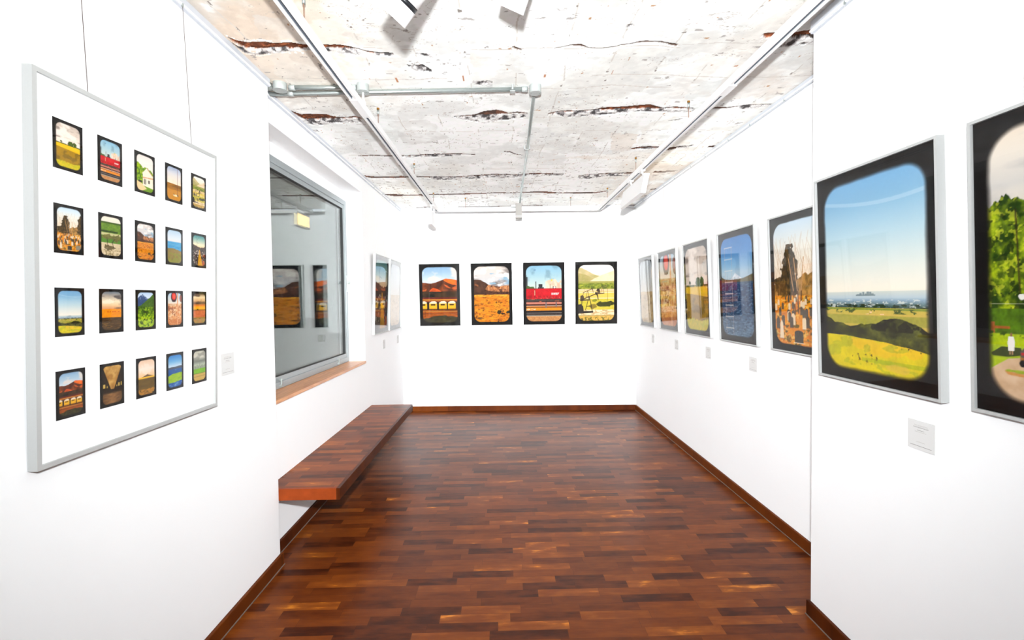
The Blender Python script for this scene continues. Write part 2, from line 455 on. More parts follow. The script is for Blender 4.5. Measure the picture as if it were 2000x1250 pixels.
def sc_trains(p):
    p.grad([(0, (150, 185, 215)), (0.12, (176, 202, 220)), (0.3, (224, 232, 234))])
    p.clouds((235, 225, 215), 3, 9, 11, 0.5, 0.62, p.y < 0.25)
    m1 = p.below([(0, .275), (.1, .28), (.25, .295), (.4, .27), (.6, .225), (.7, .205), (.85, .22), (1, .235)], .012)
    p.put(p.mix((98, 52, 30), (160, 84, 40), p.n(5, 8, 21) * 1.6 - .5), m1)
    p.put((232, 112, 36), m1 & p.poly([(.62, .2), (1, .2), (1, .33), (.85, .31), (.72, .28), (.62, .24)]))
    p.put((90, 46, 28), p.poly([(.42, .29), (.62, .235), (.6, .29), (.5, .36), (.4, .38)]))
    p.put((222, 108, 40), p.poly([(.62, .31), (.7, .33), (.84, .385), (.7, .37)]))
    p.put((226, 100, 42), p.poly([(.32, .37), (.42, .39), (.56, .44), (.2, .44), (.26, .39)]))
    p.put((214, 110, 46), p.poly([(0, .41), (.12, .395), (.1, .43), (0, .43)]))
    p.put((196, 98, 40), p.poly([(.84, .38), (1, .33), (1, .40), (.9, .41)]))
    p.grain(.3, 14, 24, 22, m1 & (p.y < .46))
    m2 = p.y > .44; p.put(p.mix((48, 34, 24), (96, 70, 40), p.n(8, 30, 23)), m2)
    p.put((28, 26, 18), p.blob(.27, .515, .1, .025, 4))
    p.put((120, 44, 36), p.band(.545, .578)); p.put((222, 150, 52), p.band(.578, .60)); p.put((70, 36, 26), p.band(.60, .78))
    p.put((176, 96, 44), p.band(.605, .62))
    for i, x in enumerate((-.1, .19, .47, .73)):
        w = .225
        p.put((40, 34, 18), p.rect(x - .03, .64, x + w + .02, .775))
        p.put((240, 226, 200), p.poly([(x, .645), (x + .07, .615), (x + w - .06, .612), (x + w, .64), (x + w - .02, .655), (x + .02, .66)]))
        p.put((246, 190, 40), p.rect(x, .655, x + w, .75)); p.put((206, 146, 30), p.rect(x, .742, x + w, .758))
        p.put((50, 30, 20), p.rect(x + .045, .665, x + w - .05, .69))
        p.put((150, 96, 24), p.rect(x + .02, .715, x + .04, .72) | p.rect(x + w - .04, .715, x + w - .02, .72))
    p.put(p.mix((210, 118, 34), (130, 62, 24), p.n(6, 60, 25)), p.y > .775)
    p.put((86, 50, 28), p.band(.785, .792) | p.band(.83, .836)); p.put((238, 190, 90), p.band(.795, .8))
    m3 = p.below([(0, .93), (.2, .91), (.35, .88), (.6, .87), (.8, .89), (1, .9)], .03)
    p.put(p.mix((42, 38, 22), (92, 86, 50), p.n(20, 40, 26)), m3)
    p.put((40, 26, 20), p.rect(.06, .79, .07, .9))

def sc_desert(p):
    p.grad([(0, (226, 214, 204)), (.3, (214, 214, 216))])
    p.clouds((130, 120, 116), 3, 10, 31, .46, .66, p.y < .35, .8); p.clouds((150, 190, 214), 4, 9, 32, .55, .62, (p.x > .45) & (p.y > .12) & (p.y < .32), .8)
    p.clouds((252, 244, 236), 4, 12, 33, .5, .62, p.y < .4, .9)
    m = p.below([(0, .235), (.18, .235), (.26, .27), (.33, .29), (.42, .33), (.5, .34), (.7, .36), (1, .34)], .01)
    p.put(p.mix((150, 96, 60), (226, 160, 106), p.n(24, 18, 34) * 2 - .5), m)
    p.put(p.mix((70, 44, 32), (120, 78, 54), p.n(12, 20, 35)), m & p.poly([(0, 0), (.3, 0), (.42, .32), (.3, .42), (.36, .52), (0, .52)]))
    p.put((190, 120, 70), p.poly([(.02, .31), (.12, .33), (.12, .36), (.02, .34)]), .7)
    p.put((84, 50, 34), p.poly([(.3, .42), (.45, .44), (.6, .455), (.75, .45), (1, .46), (1, .52), (0, .52)]), .85)
    p.put((60, 34, 24), m & (p.n(18, 30, 36) > .62) & (p.y < .5), .6)
    g = p.y > .51
    p.put(p.mix((240, 170, 40), (212, 120, 22), p.n(8, 50, 37) * 1.4 - .2), g)
    p.put((250, 190, 70), p.band(.505, .54) & (p.n(10, 60, 38) > .45), .8)
    p.put((150, 84, 22), g & (p.n(14, 60, 39) > .63), .8)
    p.put((84, 56, 22), g & (p.n(16, 50, 40) > .70) & (p.y > .6))
    p.put((60, 50, 24), p.blob(.71, .82, .06, .03, 5)); p.put((70, 40, 18), p.blob(.82, .85, .08, .014, 6)); p.put((60, 50, 24), p.blob(.97, .83, .05, .025, 7))
    p.put((110, 70, 24), p.blob(.15, .93, .09, .02, 8))

FONT = {'B': ('110', '101', '110', '101', '110'), 'N': ('101', '111', '111', '111', '101'), 'S': ('111', '100', '111', '001', '111'), 'F': ('111', '100', '110', '100', '100')}
def sc_redtrain(p):
    p.grad([(0, (150, 196, 220)), (.2, (178, 208, 216)), (.4, (216, 226, 214))])
    p.clouds((120, 150, 160), 5, 8, 41, .56, .75, p.y < .36, .5)
    p.put((70, 120, 160), p.blob(.25, .075, .05, .008, 3))
    p.put(p.mix((226, 186, 160), (246, 228, 204), p.n(12, 16, 42) * 1.6 - .3), p.blob(.78, .34, .24, .075, 6) & (p.y < .43))
    p.put((236, 206, 80), p.blob(.72, .26, .03, .025, 7), .8)
    p.put((60, 58, 60), p.rect(.265, .28, .29, .42) | p.rect(.35, .33, .46, .38) | p.rect(.37, .375, .45, .42) | p.rect(.33, .385, .5, .41) | p.rect(.01, .2, .04, .42) | p.rect(.005, .16, .012, .42))
    p.put((90, 110, 60), p.blob(.1, .4, .12, .03, 9)); p.put((60, 44, 40), p.rect(.67, .33, .68, .42) | p.rect(.75, .37, .84, .42)); p.put((240, 230, 220), p.ell(.8, .39, .03, .018))
    p.put((80, 60, 56), p.band(.405, .415))
    p.put(p.mix((222, 34, 44), (190, 20, 34), p.n(6, 12, 43)), p.band(.412, .60))
    p.put((150, 30, 30), p.band(.54, .6) & (p.n(20, 20, 44) > .5), .5)
    p.put((150, 26, 30), p.rect(.235, .415, .262, .6)); p.put((230, 200, 160), p.rect(.238, .44, .25, .53))
    lx = .715
    for ch in 'BNSF':
        for r, row in enumerate(FONT[ch]):
            for c, b in enumerate(row):
                if b == '1': p.put((240, 226, 220), p.rect(lx + c * .016, .487 + r * .007, lx + (c + 1) * .016, .487 + (r + 1) * .0075))
        lx += .056
    p.put((226, 150, 130), (p.n(30, 60, 45) > .7) & p.band(.555, .59), .8)
    p.put((84, 74, 68), p.band(.6, .655)); p.put((40, 32, 30), p.band(.612, .618) | p.band(.64, .655)); p.put((200, 110, 70), p.rect(.15, .60, .25, .606) | p.rect(.37, .635, .43, .645) | p.rect(.8, .632, .93, .64))
    p.put((214, 140, 120), p.band(.655, .685)); p.put((120, 64, 44), p.band(.685, .72)); p.put((240, 150, 60), p.band(.725, .738))
    p.put((70, 44, 36), p.band(.70, .712) | p.band(.738, .752)); p.put((238, 150, 30), p.band(.752, .806))
    p.put((238, 226, 206), (p.n(46, 60, 46) > .5) & p.rect(0, .77, .26, .8), .9)
    p.put((120, 116, 120), p.rect(.545, .655, .575, .76) | p.rect(.83, .655, .86, .745))
    p.put((52, 40, 38), p.band(.806, .9)); p.put((170, 160, 158), p.band(.846, .852)); p.put((96, 84, 78), p.band(.875, .9))
    p.put(p.mix((226, 170, 110), (176, 120, 72), p.n(30, 50, 47)), p.y > .905)

def pump(p, x, y, s, c=(52, 42, 34)):
    def q(a, b): return (x + a * s, y + b * s * .667)
    p.put(c, p.line(q(-.45, .12), q(.42, -.22), .022 * s + .002)); p.put(c, p.poly([q(.38, -.34), q(.5, -.3), q(.56, -.08), q(.58, .14), q(.54, .14), q(.48, -.12), q(.36, -.2)]))
    p.put(c, p.line(q(0, -.05), q(-.22, .72), .014 * s + .002)); p.put(c, p.line(q(.02, -.05), q(.2, .8), .018 * s + .002)); p.put(c, p.line(q(-.14, .5), q(.14, .5), .012 * s + .002))
    p.put(c, p.line(q(-.42, .12), q(-.46, .48), .016 * s + .002)); p.put(c, p.poly([q(-.75, .8), q(-.72, .42), q(-.5, .36), q(-.36, .5), q(-.32, .8)]))
    p.put(c, p.poly([q(-.75, .78), q(.26, .78), q(.26, .88), q(-.75, .94)]))

def sc_pump(p):
    p.grad([(0, (252, 248, 240)), (.2, (252, 238, 214))])
    m = p.below([(0, .04), (.1, .05), (.25, .1), (.45, .17), (.62, .2), (.7, .2)], .01) & (p.x < .8)
    p.put(p.mix((190, 180, 120), (226, 204, 160), p.n(8, 14, 51) * 1.5 - .2), m)
    p.put(p.mix((170, 164, 96), (206, 186, 130), p.n(14, 20, 52)), p.below([(0, .14), (.2, .17), (.42, .24), (.45, .26)]) & (p.x < .45))
    p.put(p.mix((240, 206, 160), (252, 232, 204), p.n(10, 14, 53)), p.below([(.3, .3), (.45, .24), (.7, .17), (.85, .14), (1, .1)], .01) & (p.x > .3))
    g = p.y > .29
    p.put(p.mix((238, 214, 110), (226, 188, 110), p.n(9, 26, 54)), g)
    p.put((176, 170, 90), p.band(.29, .34)); p.put(p.mix((90, 110, 30), (190, 190, 70), p.n(18, 36, 55) * 1.6 - .3), p.band(.33, .43))
    p.put((244, 208, 160), p.band(.43, .475)); p.put((238, 220, 186), p.band(.485, .5) | p.band(.59, .605)); p.put((236, 206, 96), p.band(.5, .59), .8)
    p.put(p.mix((196, 190, 50), (232, 206, 90), p.n(10, 30, 56)), p.band(.605, .8))
    p.put((70, 70, 24), p.blob(.78, .7, .28, .05, 8) & (p.x > .5)); p.put((140, 140, 40), p.blob(.44, .64, .1, .03, 9)); p.put((150, 130, 50), p.blob(.4, .74, .12, .04, 10))
    p.put((246, 224, 186), p.band(.8, .9)); p.put((206, 176, 130), p.band(.8, .9) & (p.n(14, 50, 57) > .55)); p.put((120, 100, 70), p.band(.905, .912))
    p.put((222, 180, 90), p.y > .915); p.put((130, 120, 40), (p.y > .93) & (p.n(20, 30, 58) > .5))
    pump(p, .26, .47, .28, (92, 76, 60)); pump(p, .68, .4, .2, (110, 92, 66)); p.put((66, 54, 44), p.poly([(.5, .47), (.53, .42), (.58, .42), (.62, .48)]))
    p.put((120, 96, 60), p.rect(.815, .42, .822, .64)); p.put((120, 96, 60), p.rect(.175, .42, .18, .52))
    pump(p, .3, .585, .46)

def sc_plain(p):
    p.y = np.where(p.y < .82, p.y * 1.048, .862 + (p.y - .82) * .767)
    p.grad([(0, (128, 178, 214)), (.12, (140, 184, 212)), (.3, (186, 212, 222)), (.48, (226, 230, 222)), (.6, (246, 238, 222)), (.615, (236, 232, 216))])
    p.put((206, 224, 234), np.abs(p.y - .09 - .06 * np.sin(p.x * 2.2)) < .01, .35)
    p.put((206, 214, 208), p.y > .612); p.grad([(.612, (212, 216, 206)), (.645, (190, 204, 212)), (.66, (150, 174, 190)), (.70, (70, 92, 84))], p.y > .614)
    for x, w, h in ((.4, .012, .012), (.43, .01, .018), (.455, .012, .01), (.475, .012, .02), (.5, .01, .019), (.52, .014, .01), (.38, .02, .006), (.45, .1, .004)):
        p.put((132, 148, 152), p.rect(x - w, .632 - h, x + w, .636))
    p.put((226, 226, 216), (p.n(30, 120, 61) > .64) & p.band(.655, .7), .8); p.put((44, 62, 40), (p.n(26, 90, 62) > .52) & p.band(.68, .702))
    p.put(p.mix((190, 180, 70), (226, 186, 96), p.n(5, 50, 63)), p.y > .7)
    p.put((110, 140, 50), p.band(.702, .712), .7); p.put((80, 96, 40), (p.n(30, 70, 64) > .62) & p.band(.705, .73)); p.put((244, 204, 170), (p.n(26, 90, 65) > .6) & p.rect(.45, .72, .65, .735))
    p.put((150, 156, 56), p.band(.74, .79), .6)
    m = p.below([(0, .755), (.05, .765), (.1, .785), (.2, .79), (.28, .805), (.4, .79), (.55, .785), (.62, .757), (.75, .752), (.85, .765), (.95, .79), (1, .81)], .012, 20)
    p.put(p.mix((46, 44, 26), (110, 112, 44), p.n(14, 30, 66) * 1.8 - .45), m)
    p.put((36, 32, 22), m & (p.n(10, 20, 67) > .55) & (p.y < .82), .8)
    m = p.below([(0, .862), (.2, .862), (.4, .868), (.6, .874), (.8, .886), (1, .9)], .004)
    p.put(p.mix((232, 212, 20), (206, 190, 30), p.n(6, 30, 68) * 1.5 - .3), m)
    p.put((244, 190, 40), m & p.blob(.65, .9, .3, .03, 9), .5); p.put((176, 180, 36), m & (p.n(9, 40, 69) > .6), .6); p.put((120, 100, 40), (p.n(40, 90, 70) > .66) & p.blob(.42, .945, .16, .02, 4)); p.put((60, 50, 20), (p.n(50, 120, 71) > .66) & p.rect(.75, .89, .97, .905))
    p.put((160, 180, 30), m & p.band(.945, .96) & (p.x > .4), .5); p.put((232, 190, 100), p.blob(.75, .97, .12, .015, 7), .5)

def sc_park(p):
    p.x = p.x * 2.1; p.y = np.where(p.y < .75, p.y, .75 + (p.y - .75) * 1.5)
    p.grad([(0, (236, 222, 204)), (.1, (232, 224, 212)), (.2, (214, 210, 204)), (.3, (238, 226, 206))])
    p.clouds((200, 196, 192), 2, 14, 81, .5, .7, p.y < .35, .7)
    m = p.below([(0, .275), (.1, .25), (.2, .24), (.3, .25), (.45, .27), (.6, .25), (.8, .2), (1, .18)], .05, 18)
    t = p.n(5, 15, 82, 6) * .6 + p.n(16, 50, 89, 4) * .4
    p.put(p.mix((40, 66, 8), (168, 186, 22), t * 3.4 - 1.15), m); p.put((214, 216, 60), m & (p.n(20, 64, 83, 3) > .64), .6); p.put((24, 40, 8), m & (p.n(12, 38, 84, 4) > .64), .65)
    p.put((60, 44, 30), p.line((.34, .62), (.3, .3), .012), .6)
    p.put((236, 232, 224), p.blob(.36, .615, .05, .015, 4)); p.put((226, 222, 190), p.band(.6395, .642), .8)
    p.put(p.mix((110, 150, 20), (60, 84, 20), p.n(18, 30, 85)), p.band(.66, .76)); p.put((206, 90, 60), p.rect(0, .71, .05, .78) | p.rect(.04, .725, .22, .735), .7)
    p.put(p.mix((196, 206, 20), (150, 180, 24), p.n(8, 30, 86)), p.y > .755); p.put((70, 96, 20), (p.n(14, 40, 87) > .58) & p.band(.745, .775))
    p.put((60, 70, 24), p.poly([(.0, .87), (.12, .83), (.34, .83), (.36, .87), (.2, .885), (.02, .885)]))
    p.put(p.mix((230, 200, 170), (196, 160, 120), p.n(8, 20, 88)), p.poly([(0, .96), (.2, .895), (.4, .88), (3, .87), (3, 1.3), (0, 1.3)]))
    p.put((206, 140, 60), p.poly([(.15, .965), (.4, .975), (.6, .985), (.4, .99), (.2, .985)]), .8); p.put((150, 180, 30), p.blob(.3, .962, .1, .01, 4), .8)
    # walker in white
    p.put((238, 232, 226), p.poly([(.205, .77), (.26, .77), (.275, .80), (.265, .85), (.2, .85), (.195, .8)])); p.put((150, 110, 80), p.ell(.235, .76, .014, .011)); p.put((180, 140, 100), p.rect(.213, .85, .226, .872) | p.rect(.24, .85, .253, .872))
    # the rear of a parked estate car
    p.put((104, 92, 80), p.poly([(.33, .9), (.33, .85), (.4, .815), (.46, .8), (.9, .8), (.98, .9), (.9, .925), (.36, .92)])); p.put((40, 44, 48), p.poly([(.4, .83), (.47, .812), (.85, .812), (.85, .84), (.42, .845)]))
    p.put((176, 120, 40), p.poly([(.33, .88), (.45, .885), (.44, .905), (.34, .9)])); p.put((200, 40, 40), p.rect(.34, .855, .42, .868)); p.put((210, 214, 220), p.rect(.54, .87, .66, .885)); p.put((30, 26, 24), p.ell(.36, .915, .04, .02))

def sc_field(p):
    p.grad([(0, (206, 190, 176)), (.35, (250, 232, 216))])
    p.clouds((150, 138, 130), 2.5, 12, 91, .46, .66, p.y < .35, .8); p.clouds((252, 240, 228), 3, 8, 92, .5, .65, p.y < .45)
    m = p.y > .46
    p.put((236, 190, 20), m); p.put((90, 104, 30), p.band(.452, .475) & (p.n(20, 10, 93) > .35))
    for x, r in ((.58, .09), (.78, .1), (.2, .05)): p.put(p.mix((40, 66, 16), (96, 116, 30), p.n(20, 30, 94)), p.blob(x, .43 - r * .12, r, r * .55, int(x * 50)))
    p.put((240, 200, 20), p.band(.485, .56))
    m = p.below([(0, .55), (.5, .575), (1, .6)])
    p.put(p.mix((150, 120, 24), (196, 152, 30), .5 + .5 * np.sin((p.x * 1.5 + p.y * 2.2 + .5 * (p.x - .3) ** 2) * 90)), m)
    p.put((96, 78, 24), m & (p.n(6, 12, 95) > .55), .4)
    p.put(p.mix((190, 190, 30), (230, 196, 30), p.n(30, 40, 96) * 2 - .5), p.below([(0, .87), (.3, .86), (.6, .88), (1, .86)], .05, 30))

def sc_lake(p):
    p.grad([(0, (74, 140, 204)), (.15, (96, 156, 212)), (.3, (150, 190, 220)), (.36, (186, 208, 222))])
    m = p.poly([(.3, .43), (.4, .395), (.47, .365), (.52, .378), (.6, .4), (.72, .43)]); p.put(p.mix((240, 244, 248), (150, 170, 190), p.n(16, 24, 101) * 2 - .9), m)
    p.put(p.mix((104, 98, 74), (130, 118, 84), p.n(8, 12, 102)), p.below([(0, .395), (.12, .42), (.3, .43), (.6, .425), (.72, .42), (.85, .405), (1, .385)]) & (p.y < .49))
    p.put((60, 90, 120), p.band(.455, .48))
    g = p.y > .475
    p.grad([(.475, (34, 66, 108)), (.7, (44, 78, 116)), (1, (92, 122, 146))], g); p.put((150, 176, 196), g & (p.n(20, 150, 103) > .6), .5); p.put((18, 40, 72), g & (p.n(18, 130, 104) > .58), .5)
    for x in (.13, .36): p.put((196, 176, 176), (np.abs(p.x - x - (.012 * p.y)) < .006) & p.band(.1, .99), .6)
    for k in range(8): p.put((236, 230, 222), p.rect(.11, .095 + k * .118, .385, .103 + k * .118), .95)

def sc_cemetery(p):
    p.grad([(0, (206, 226, 240)), (.2, (240, 238, 228)), (.45, (250, 232, 206))])
    rng = random.Random(4)
    for i in range(60):
        x = rng.uniform(0, 1); a = rng.uniform(-.25, .25); p.put((206, 176, 146), p.line((x, rng.uniform(.4, .6)), (x + a, rng.uniform(.1, .34)), .0035), .6)
    m = p.below([(0, .5), (.3, .52), (.6, .44), (.8, .42), (1, .4)], .05); p.put(p.mix((200, 150, 80), (120, 96, 46), p.n(16, 26, 111) * 2 - .6), m)
    for cx, cy, rx, ry in ((.33, .36, .16, .16), (.3, .52, .2, .12), (.97, .34, .09, .2), (.97, .5, .12, .1), (.1, .52, .1, .1)):
        p.put(p.mix((50, 42, 20), (130, 96, 46), p.n(26, 36, 112) * 2 - .6), p.blob(cx, cy, rx, ry, int(cx * 40), 14, .6))
    g = p.y > .6
    p.put(p.mix((240, 168, 32), (212, 120, 20), p.n(12, 40, 113) * 1.6 - .3), g); p.put((96, 84, 20), g & (p.n(16, 40, 114) > .62), .8); p.put((246, 206, 110), g & (p.n(22, 50, 115) > .62), .7)
    for x0, x1 in ((.45, .42), (.56, .58), (.52, .5)): p.put((110, 70, 36), p.line((x0, .74), (x1, .56), .013)); p.put((206, 160, 110), p.line((x1, .56), (x1 + (x1 - x0) * 3, .3), .007))
    for i in range(46):
        y = .62 + .25 * (i / 46) ** 1.3; x = rng.uniform(0, 1); s = .013 + (y - .6) * .095
        c = (236, 214, 180) if rng.random() < .5 else (96, 84, 70); p.put(c, p.rect(x - s, y - s * 1.6, x + s, y + s * .4) | p.ell(x, y - s * 1.6, s, s * .5)); p.put((120, 76, 20), p.rect(x - s, y + s * .3, x + s * 1.2, y + s * .45), .7)
    p.put((244, 222, 190), p.poly([(.1, .96), (.115, .83), (.145, .8), (.175, .83), (.19, .96)]))
    p.put((84, 76, 66), p.rect(.42, .9, .6, .98) | p.ell(.51, .9, .09, .02)); p.put((244, 220, 190), p.rect(.4, .978, .62, .985)); p.put((150, 140, 120), p.rect(.78, .86, .98, .96)); p.put((90, 70, 50), p.band(.955, .96), .7)

def sc_signal(p):
    p.grad([(0, (180, 206, 226)), (.3, (236, 226, 210)), (.5, (250, 232, 206))])
    p.put(p.mix((206, 130, 74), (246, 216, 176), p.n(9, 22, 121) * 2 - .5), p.y > .33)
    p.put((150, 84, 50), (p.y > .4) & (p.n(12, 26, 122) > .6), .8); p.put((236, 160, 90), (p.y > .55) & (p.n(6, 10, 123) > .5), .6); p.put((200, 120, 60), p.y > .8, .5)
    p.put((232, 170, 120), p.rect(.66, 0, .75, 1)); p.put((206, 150, 110), p.rect(.73, 0, .75, 1))
    p.put((90, 50, 44), p.ell(.43, .12, .22, .16)); p.put((60, 30, 30), p.rect(.3, .2, .56, .27) & p.ell(.43, .14, .22, .16)); p.put((232, 44, 34), p.ell(.43, .1, .14, .11)); p.put((246, 100, 70), p.ell(.45, .1, .08, .07))
    p.put((150, 110, 96), p.ell(1.0, .16, .16, .13)); p.put((176, 84, 70), p.ell(1.02, .15, .1, .09))
    p.put((210, 190, 160), p.rect(.1, .36, .5, .38))

def sc_bales(p):
    p.grad([(0, (120, 130, 140)), (.12, (190, 176, 160)), (.25, (250, 230, 196)), (.35, (240, 206, 160)), (.45, (226, 160, 110))])
    p.clouds((70, 66, 70), 2.5, 8, 131, .52, .7, (p.y < .2) | (p.x > .6), .7); p.put((252, 242, 220), p.blob(.35, .26, .25, .06, 3), .6)
    p.put(p.mix((246, 166, 20), (232, 140, 16), p.n(6, 30, 132)), p.y > .45)
    for x in (.3, .42, .55, .66, .86): p.put((196, 70, 24), p.ell(x, .53 - .01 * x, .045, .012))
    p.put(p.mix((60, 44, 30), (120, 92, 60), p.n(8, 70, 133)), p.y > .67); p.put((160, 120, 60), (p.y > .8) & (p.n(6, 50, 134) > .6), .6)

def sc_white(p):
    p.grad([(0, (240, 230, 222)), (.5, (250, 240, 228))])
    p.put(p.mix((60, 110, 20), (170, 196, 40), p.n(14, 20, 141) * 2 - .4), p.below([(0, .22), (.15, .24), (.35, .34), (.55, .3), (.8, .36), (1, .42)], .08))
    p.put((120, 160, 30), p.y > .85); p.put((244, 210, 160), p.poly([(0, .75), (.3, .8), (.6, .92), (.3, 1), (0, 1)]))
    p.put((250, 236, 214), p.poly([(.32, .5), (.62, .32), (.78, .42), (1, .5), (1, .88), (.36, .84), (.36, .52)])); p.put((206, 160, 120), p.poly([(.62, .31), (.98, .5), (.96, .52), (.63, .36)])); p.put((220, 170, 126), p.poly([(.36, .6), (1, .56), (1, .6), (.36, .64)]))
    p.put((110, 104, 96), p.rect(.42, .65, .56, .8) | p.rect(.68, .66, .8, .76)); p.put((250, 240, 220), p.rect(.48, .63, .5, .82) | p.rect(.6, .6, .63, .85)); p.put((50, 50, 46), p.blob(.2, .75, .14, .03, 4))

def sc_pole(p):
    p.grad([(0, (176, 190, 216)), (.2, (226, 222, 222)), (.48, (250, 232, 206))])
    p.put(p.mix((150, 106, 40), (190, 130, 40), p.n(6, 30, 151)), p.y > .5); p.put((120, 90, 50), p.band(.53, .6) & (p.n(5, 40, 152) > .5), .7); p.put((226, 160, 40), p.y > .68, .7)
    p.put((130, 60, 50), p.rect(.72, 0, .745, .82)); p.put((250, 226, 180), p.blob(.6, .84, .14, .03, 5)); p.put((70, 40, 24), p.blob(.77, .83, .05, .03, 6) | p.blob(.48, .82, .03, .03, 7))

def sc_trees(p):
    p.grad([(0, (250, 236, 216)), (.12, (240, 230, 214))])
    p.put(p.mix((70, 110, 30), (150, 180, 50), p.n(6, 20, 161)), p.y > .13); p.put((50, 70, 30), p.band(.13, .18), .6); p.put((40, 60, 20), p.band(.36, .4) & (p.n(10, 10, 162) > .4))
    p.put((226, 206, 170), p.band(.42, .48), .8); p.put(p.mix((90, 90, 40), (150, 140, 70), p.n(16, 24, 163)), p.blob(.3, .52, .28, .07, 4) | p.blob(.75, .54, .28, .09, 5))
    p.put((90, 140, 40), p.band(.58, .67) & ~p.blob(.75, .58, .1, .06, 6)); p.put((60, 46, 30), p.line((.28, .54), (.34, .74), .016) | p.line((.7, .56), (.54, .66), .016) | p.line((.54, .66), (.62, .78), .014))
    p.put(p.mix((240, 220, 190), (200, 180, 140), p.n(12, 22, 164)), p.y > .68); p.put((80, 70, 40), p.blob(.45, .79, .32, .06, 9), .7); p.put((120, 104, 60), (p.y > .85) & (p.n(20, 30, 165) > .55), .6)
    p.put((60, 46, 30), p.line((.3, .68), (.34, .76), .014) | p.line((.56, .66), (.62, .78), .014))

def sc_coast(p):
    p.grad([(0, (190, 214, 232)), (.25, (226, 232, 236)), (.35, (236, 228, 224))])
    p.put((70, 160, 206), p.y > .345); p.put((110, 186, 220), (p.y > .345) & (p.n(4, 30, 171) > .55), .6)
    p.put(p.mix((176, 140, 90), (130, 120, 50), p.n(18, 34, 172)), p.below([(0, .57), (.4, .55), (.7, .58), (1, .62)], .03, 20)); p.put((150, 156, 60), (p.y > .7) & (p.n(12, 24, 173) > .45), .7)

def sc_yard(p):
    p.grad([(0, (70, 150, 150)), (.12, (150, 190, 180)), (.3, (250, 236, 200)), (.36, (252, 226, 180))])
    p.put(p.mix((110, 84, 70), (60, 48, 44), p.n(12, 20, 181)), p.below([(0, .31), (.3, .35), (.6, .39), (.8, .38), (1, .34)], .04, 14))
    p.put((226, 214, 200), (p.y > .5) & (p.n(16, 26, 182) > .62), .85); p.put((206, 96, 40), (p.y > .55) & (p.x > .7) & (p.n(9, 14, 183) > .52), .85); p.put((40, 34, 30), (p.y > .45) & (p.n(14, 20, 184) > .6), .7)
    p.put(p.mix((236, 180, 40), (206, 150, 30), p.n(9, 40, 185)), p.poly([(.5, .47), (.57, .47), (.78, 1), (.38, 1)]))
    p.put((90, 96, 90), p.line((.3, 0), (.34, .5), .008) | p.line((.5, .05), (.3, .16), .006) | p.line((.33, .24), (.5, .26), .005))

def sc_mount(p):
    p.grad([(0, (190, 214, 240)), (.2, (236, 240, 250))])
    m = p.below([(0, .16), (.12, .1), (.3, .04), (.42, .1), (.6, .17), (.75, .2)]); p.put(p.mix((240, 244, 250), (70, 96, 140), p.n(14, 18, 191) * 2.4 - .6 + (p.y - .08) * 5), m)
    p.put((54, 84, 130), m & (p.y > .2), .8)
    p.put(p.mix((60, 96, 40), (96, 130, 50), p.n(14, 20, 192)), p.below([(0, .4), (.2, .36), (.5, .24), (.8, .12), (1, .02)], .02))
    p.put(p.mix((50, 90, 20), (170, 200, 40), p.n(16, 22, 193) * 2.2 - .5 + (p.y - .6)), p.y > .42); p.put((210, 216, 60), (p.y > .7) & (p.n(20, 30, 194) > .58), .7); p.put((24, 50, 20), (p.y > .4) & (p.n(12, 18, 195) > .62), .7)

def sc_sunset(p):
    p.grad([(0, (150, 120, 90)), (.12, (250, 226, 180)), (.25, (226, 180, 130)), (.32, (120, 90, 70)), (.4, (236, 140, 40))])
    p.clouds((90, 70, 60), 2.5, 14, 201, .5, .66, p.y < .35, .7); p.put((244, 180, 20), p.band(.43, .54)); p.put((60, 50, 30), p.ell(.35, .53, .08, .012)); p.put((90, 84, 40), p.band(.545, .57))
    p.put(p.mix((200, 110, 60), (232, 140, 90), p.n(6, 20, 202)), p.band(.57, .8)); p.put(p.mix((150, 150, 60), (206, 130, 60), p.n(8, 40, 203)), p.y > .8); p.put((90, 84, 40), p.band(.83, .86) & (p.n(8, 50, 204) > .5))

def sc_canopy(p):
    p.put((44, 30, 18)); p.put(p.mix((240, 200, 120), (176, 128, 60), p.n(5, 7, 211) * 2 - .4 + p.y * .6), p.poly([(0, 0), (1, 0), (.58, .62), (.42, .62)]))
    p.put((214, 180, 90), p.rect(.02, .46, .12, .56) | p.rect(.8, .48, .88, .57) | p.rect(.94, .46, .99, .56) | p.rect(.7, .53, .75, .57) | p.rect(.2, .52, .24, .57))
    p.put(p.mix((190, 140, 80), (110, 76, 40), p.n(5, 26, 212) + np.abs(p.x - .5)), p.y > .7); p.put((60, 40, 24), p.band(.69, .73), .7)

def sc_tan(p):
    p.grad([(0, (240, 206, 176)), (.25, (252, 232, 214)), (.45, (244, 206, 160))]); p.put((252, 240, 226), p.blob(.5, .26, .36, .14, 5), .5)
    p.put((120, 96, 72), p.poly([(.1, .5), (.35, .46), (.55, .42), (.7, .45), (.95, .49)])); p.put((246, 196, 60), p.band(.49, .53)); p.put(p.mix((140, 112, 50), (96, 76, 40), p.n(6, 34, 222)), p.y > .53); p.put((214, 150, 50), (p.y > .84) & (p.n(8, 40, 223) > .4), .8)

def sc_shore(p):
    p.grad([(0, (60, 140, 210)), (.2, (130, 186, 226)), (.34, (206, 226, 240))]); p.put((90, 96, 110), p.below([(0, .375), (.25, .36), (.5, .37), (.8, .35), (1, .36)]) & (p.y < .44))
    p.put(p.mix((20, 90, 160), (50, 110, 170), p.n(6, 30, 231)), p.y > .43); p.put((240, 244, 250), p.rect(.5, .46, .56, .47))
    p.put(p.mix((190, 214, 30), (130, 176, 40), p.n(10, 24, 232)), p.below([(0, .64), (.3, .58), (1, .57)], .02) & (p.y < .86)); p.put(p.mix((20, 80, 160), (150, 190, 220), p.n(8, 26, 233) * 1.6 - .5), p.below([(0, .9), (.4, .86), (1, .82)], .03))

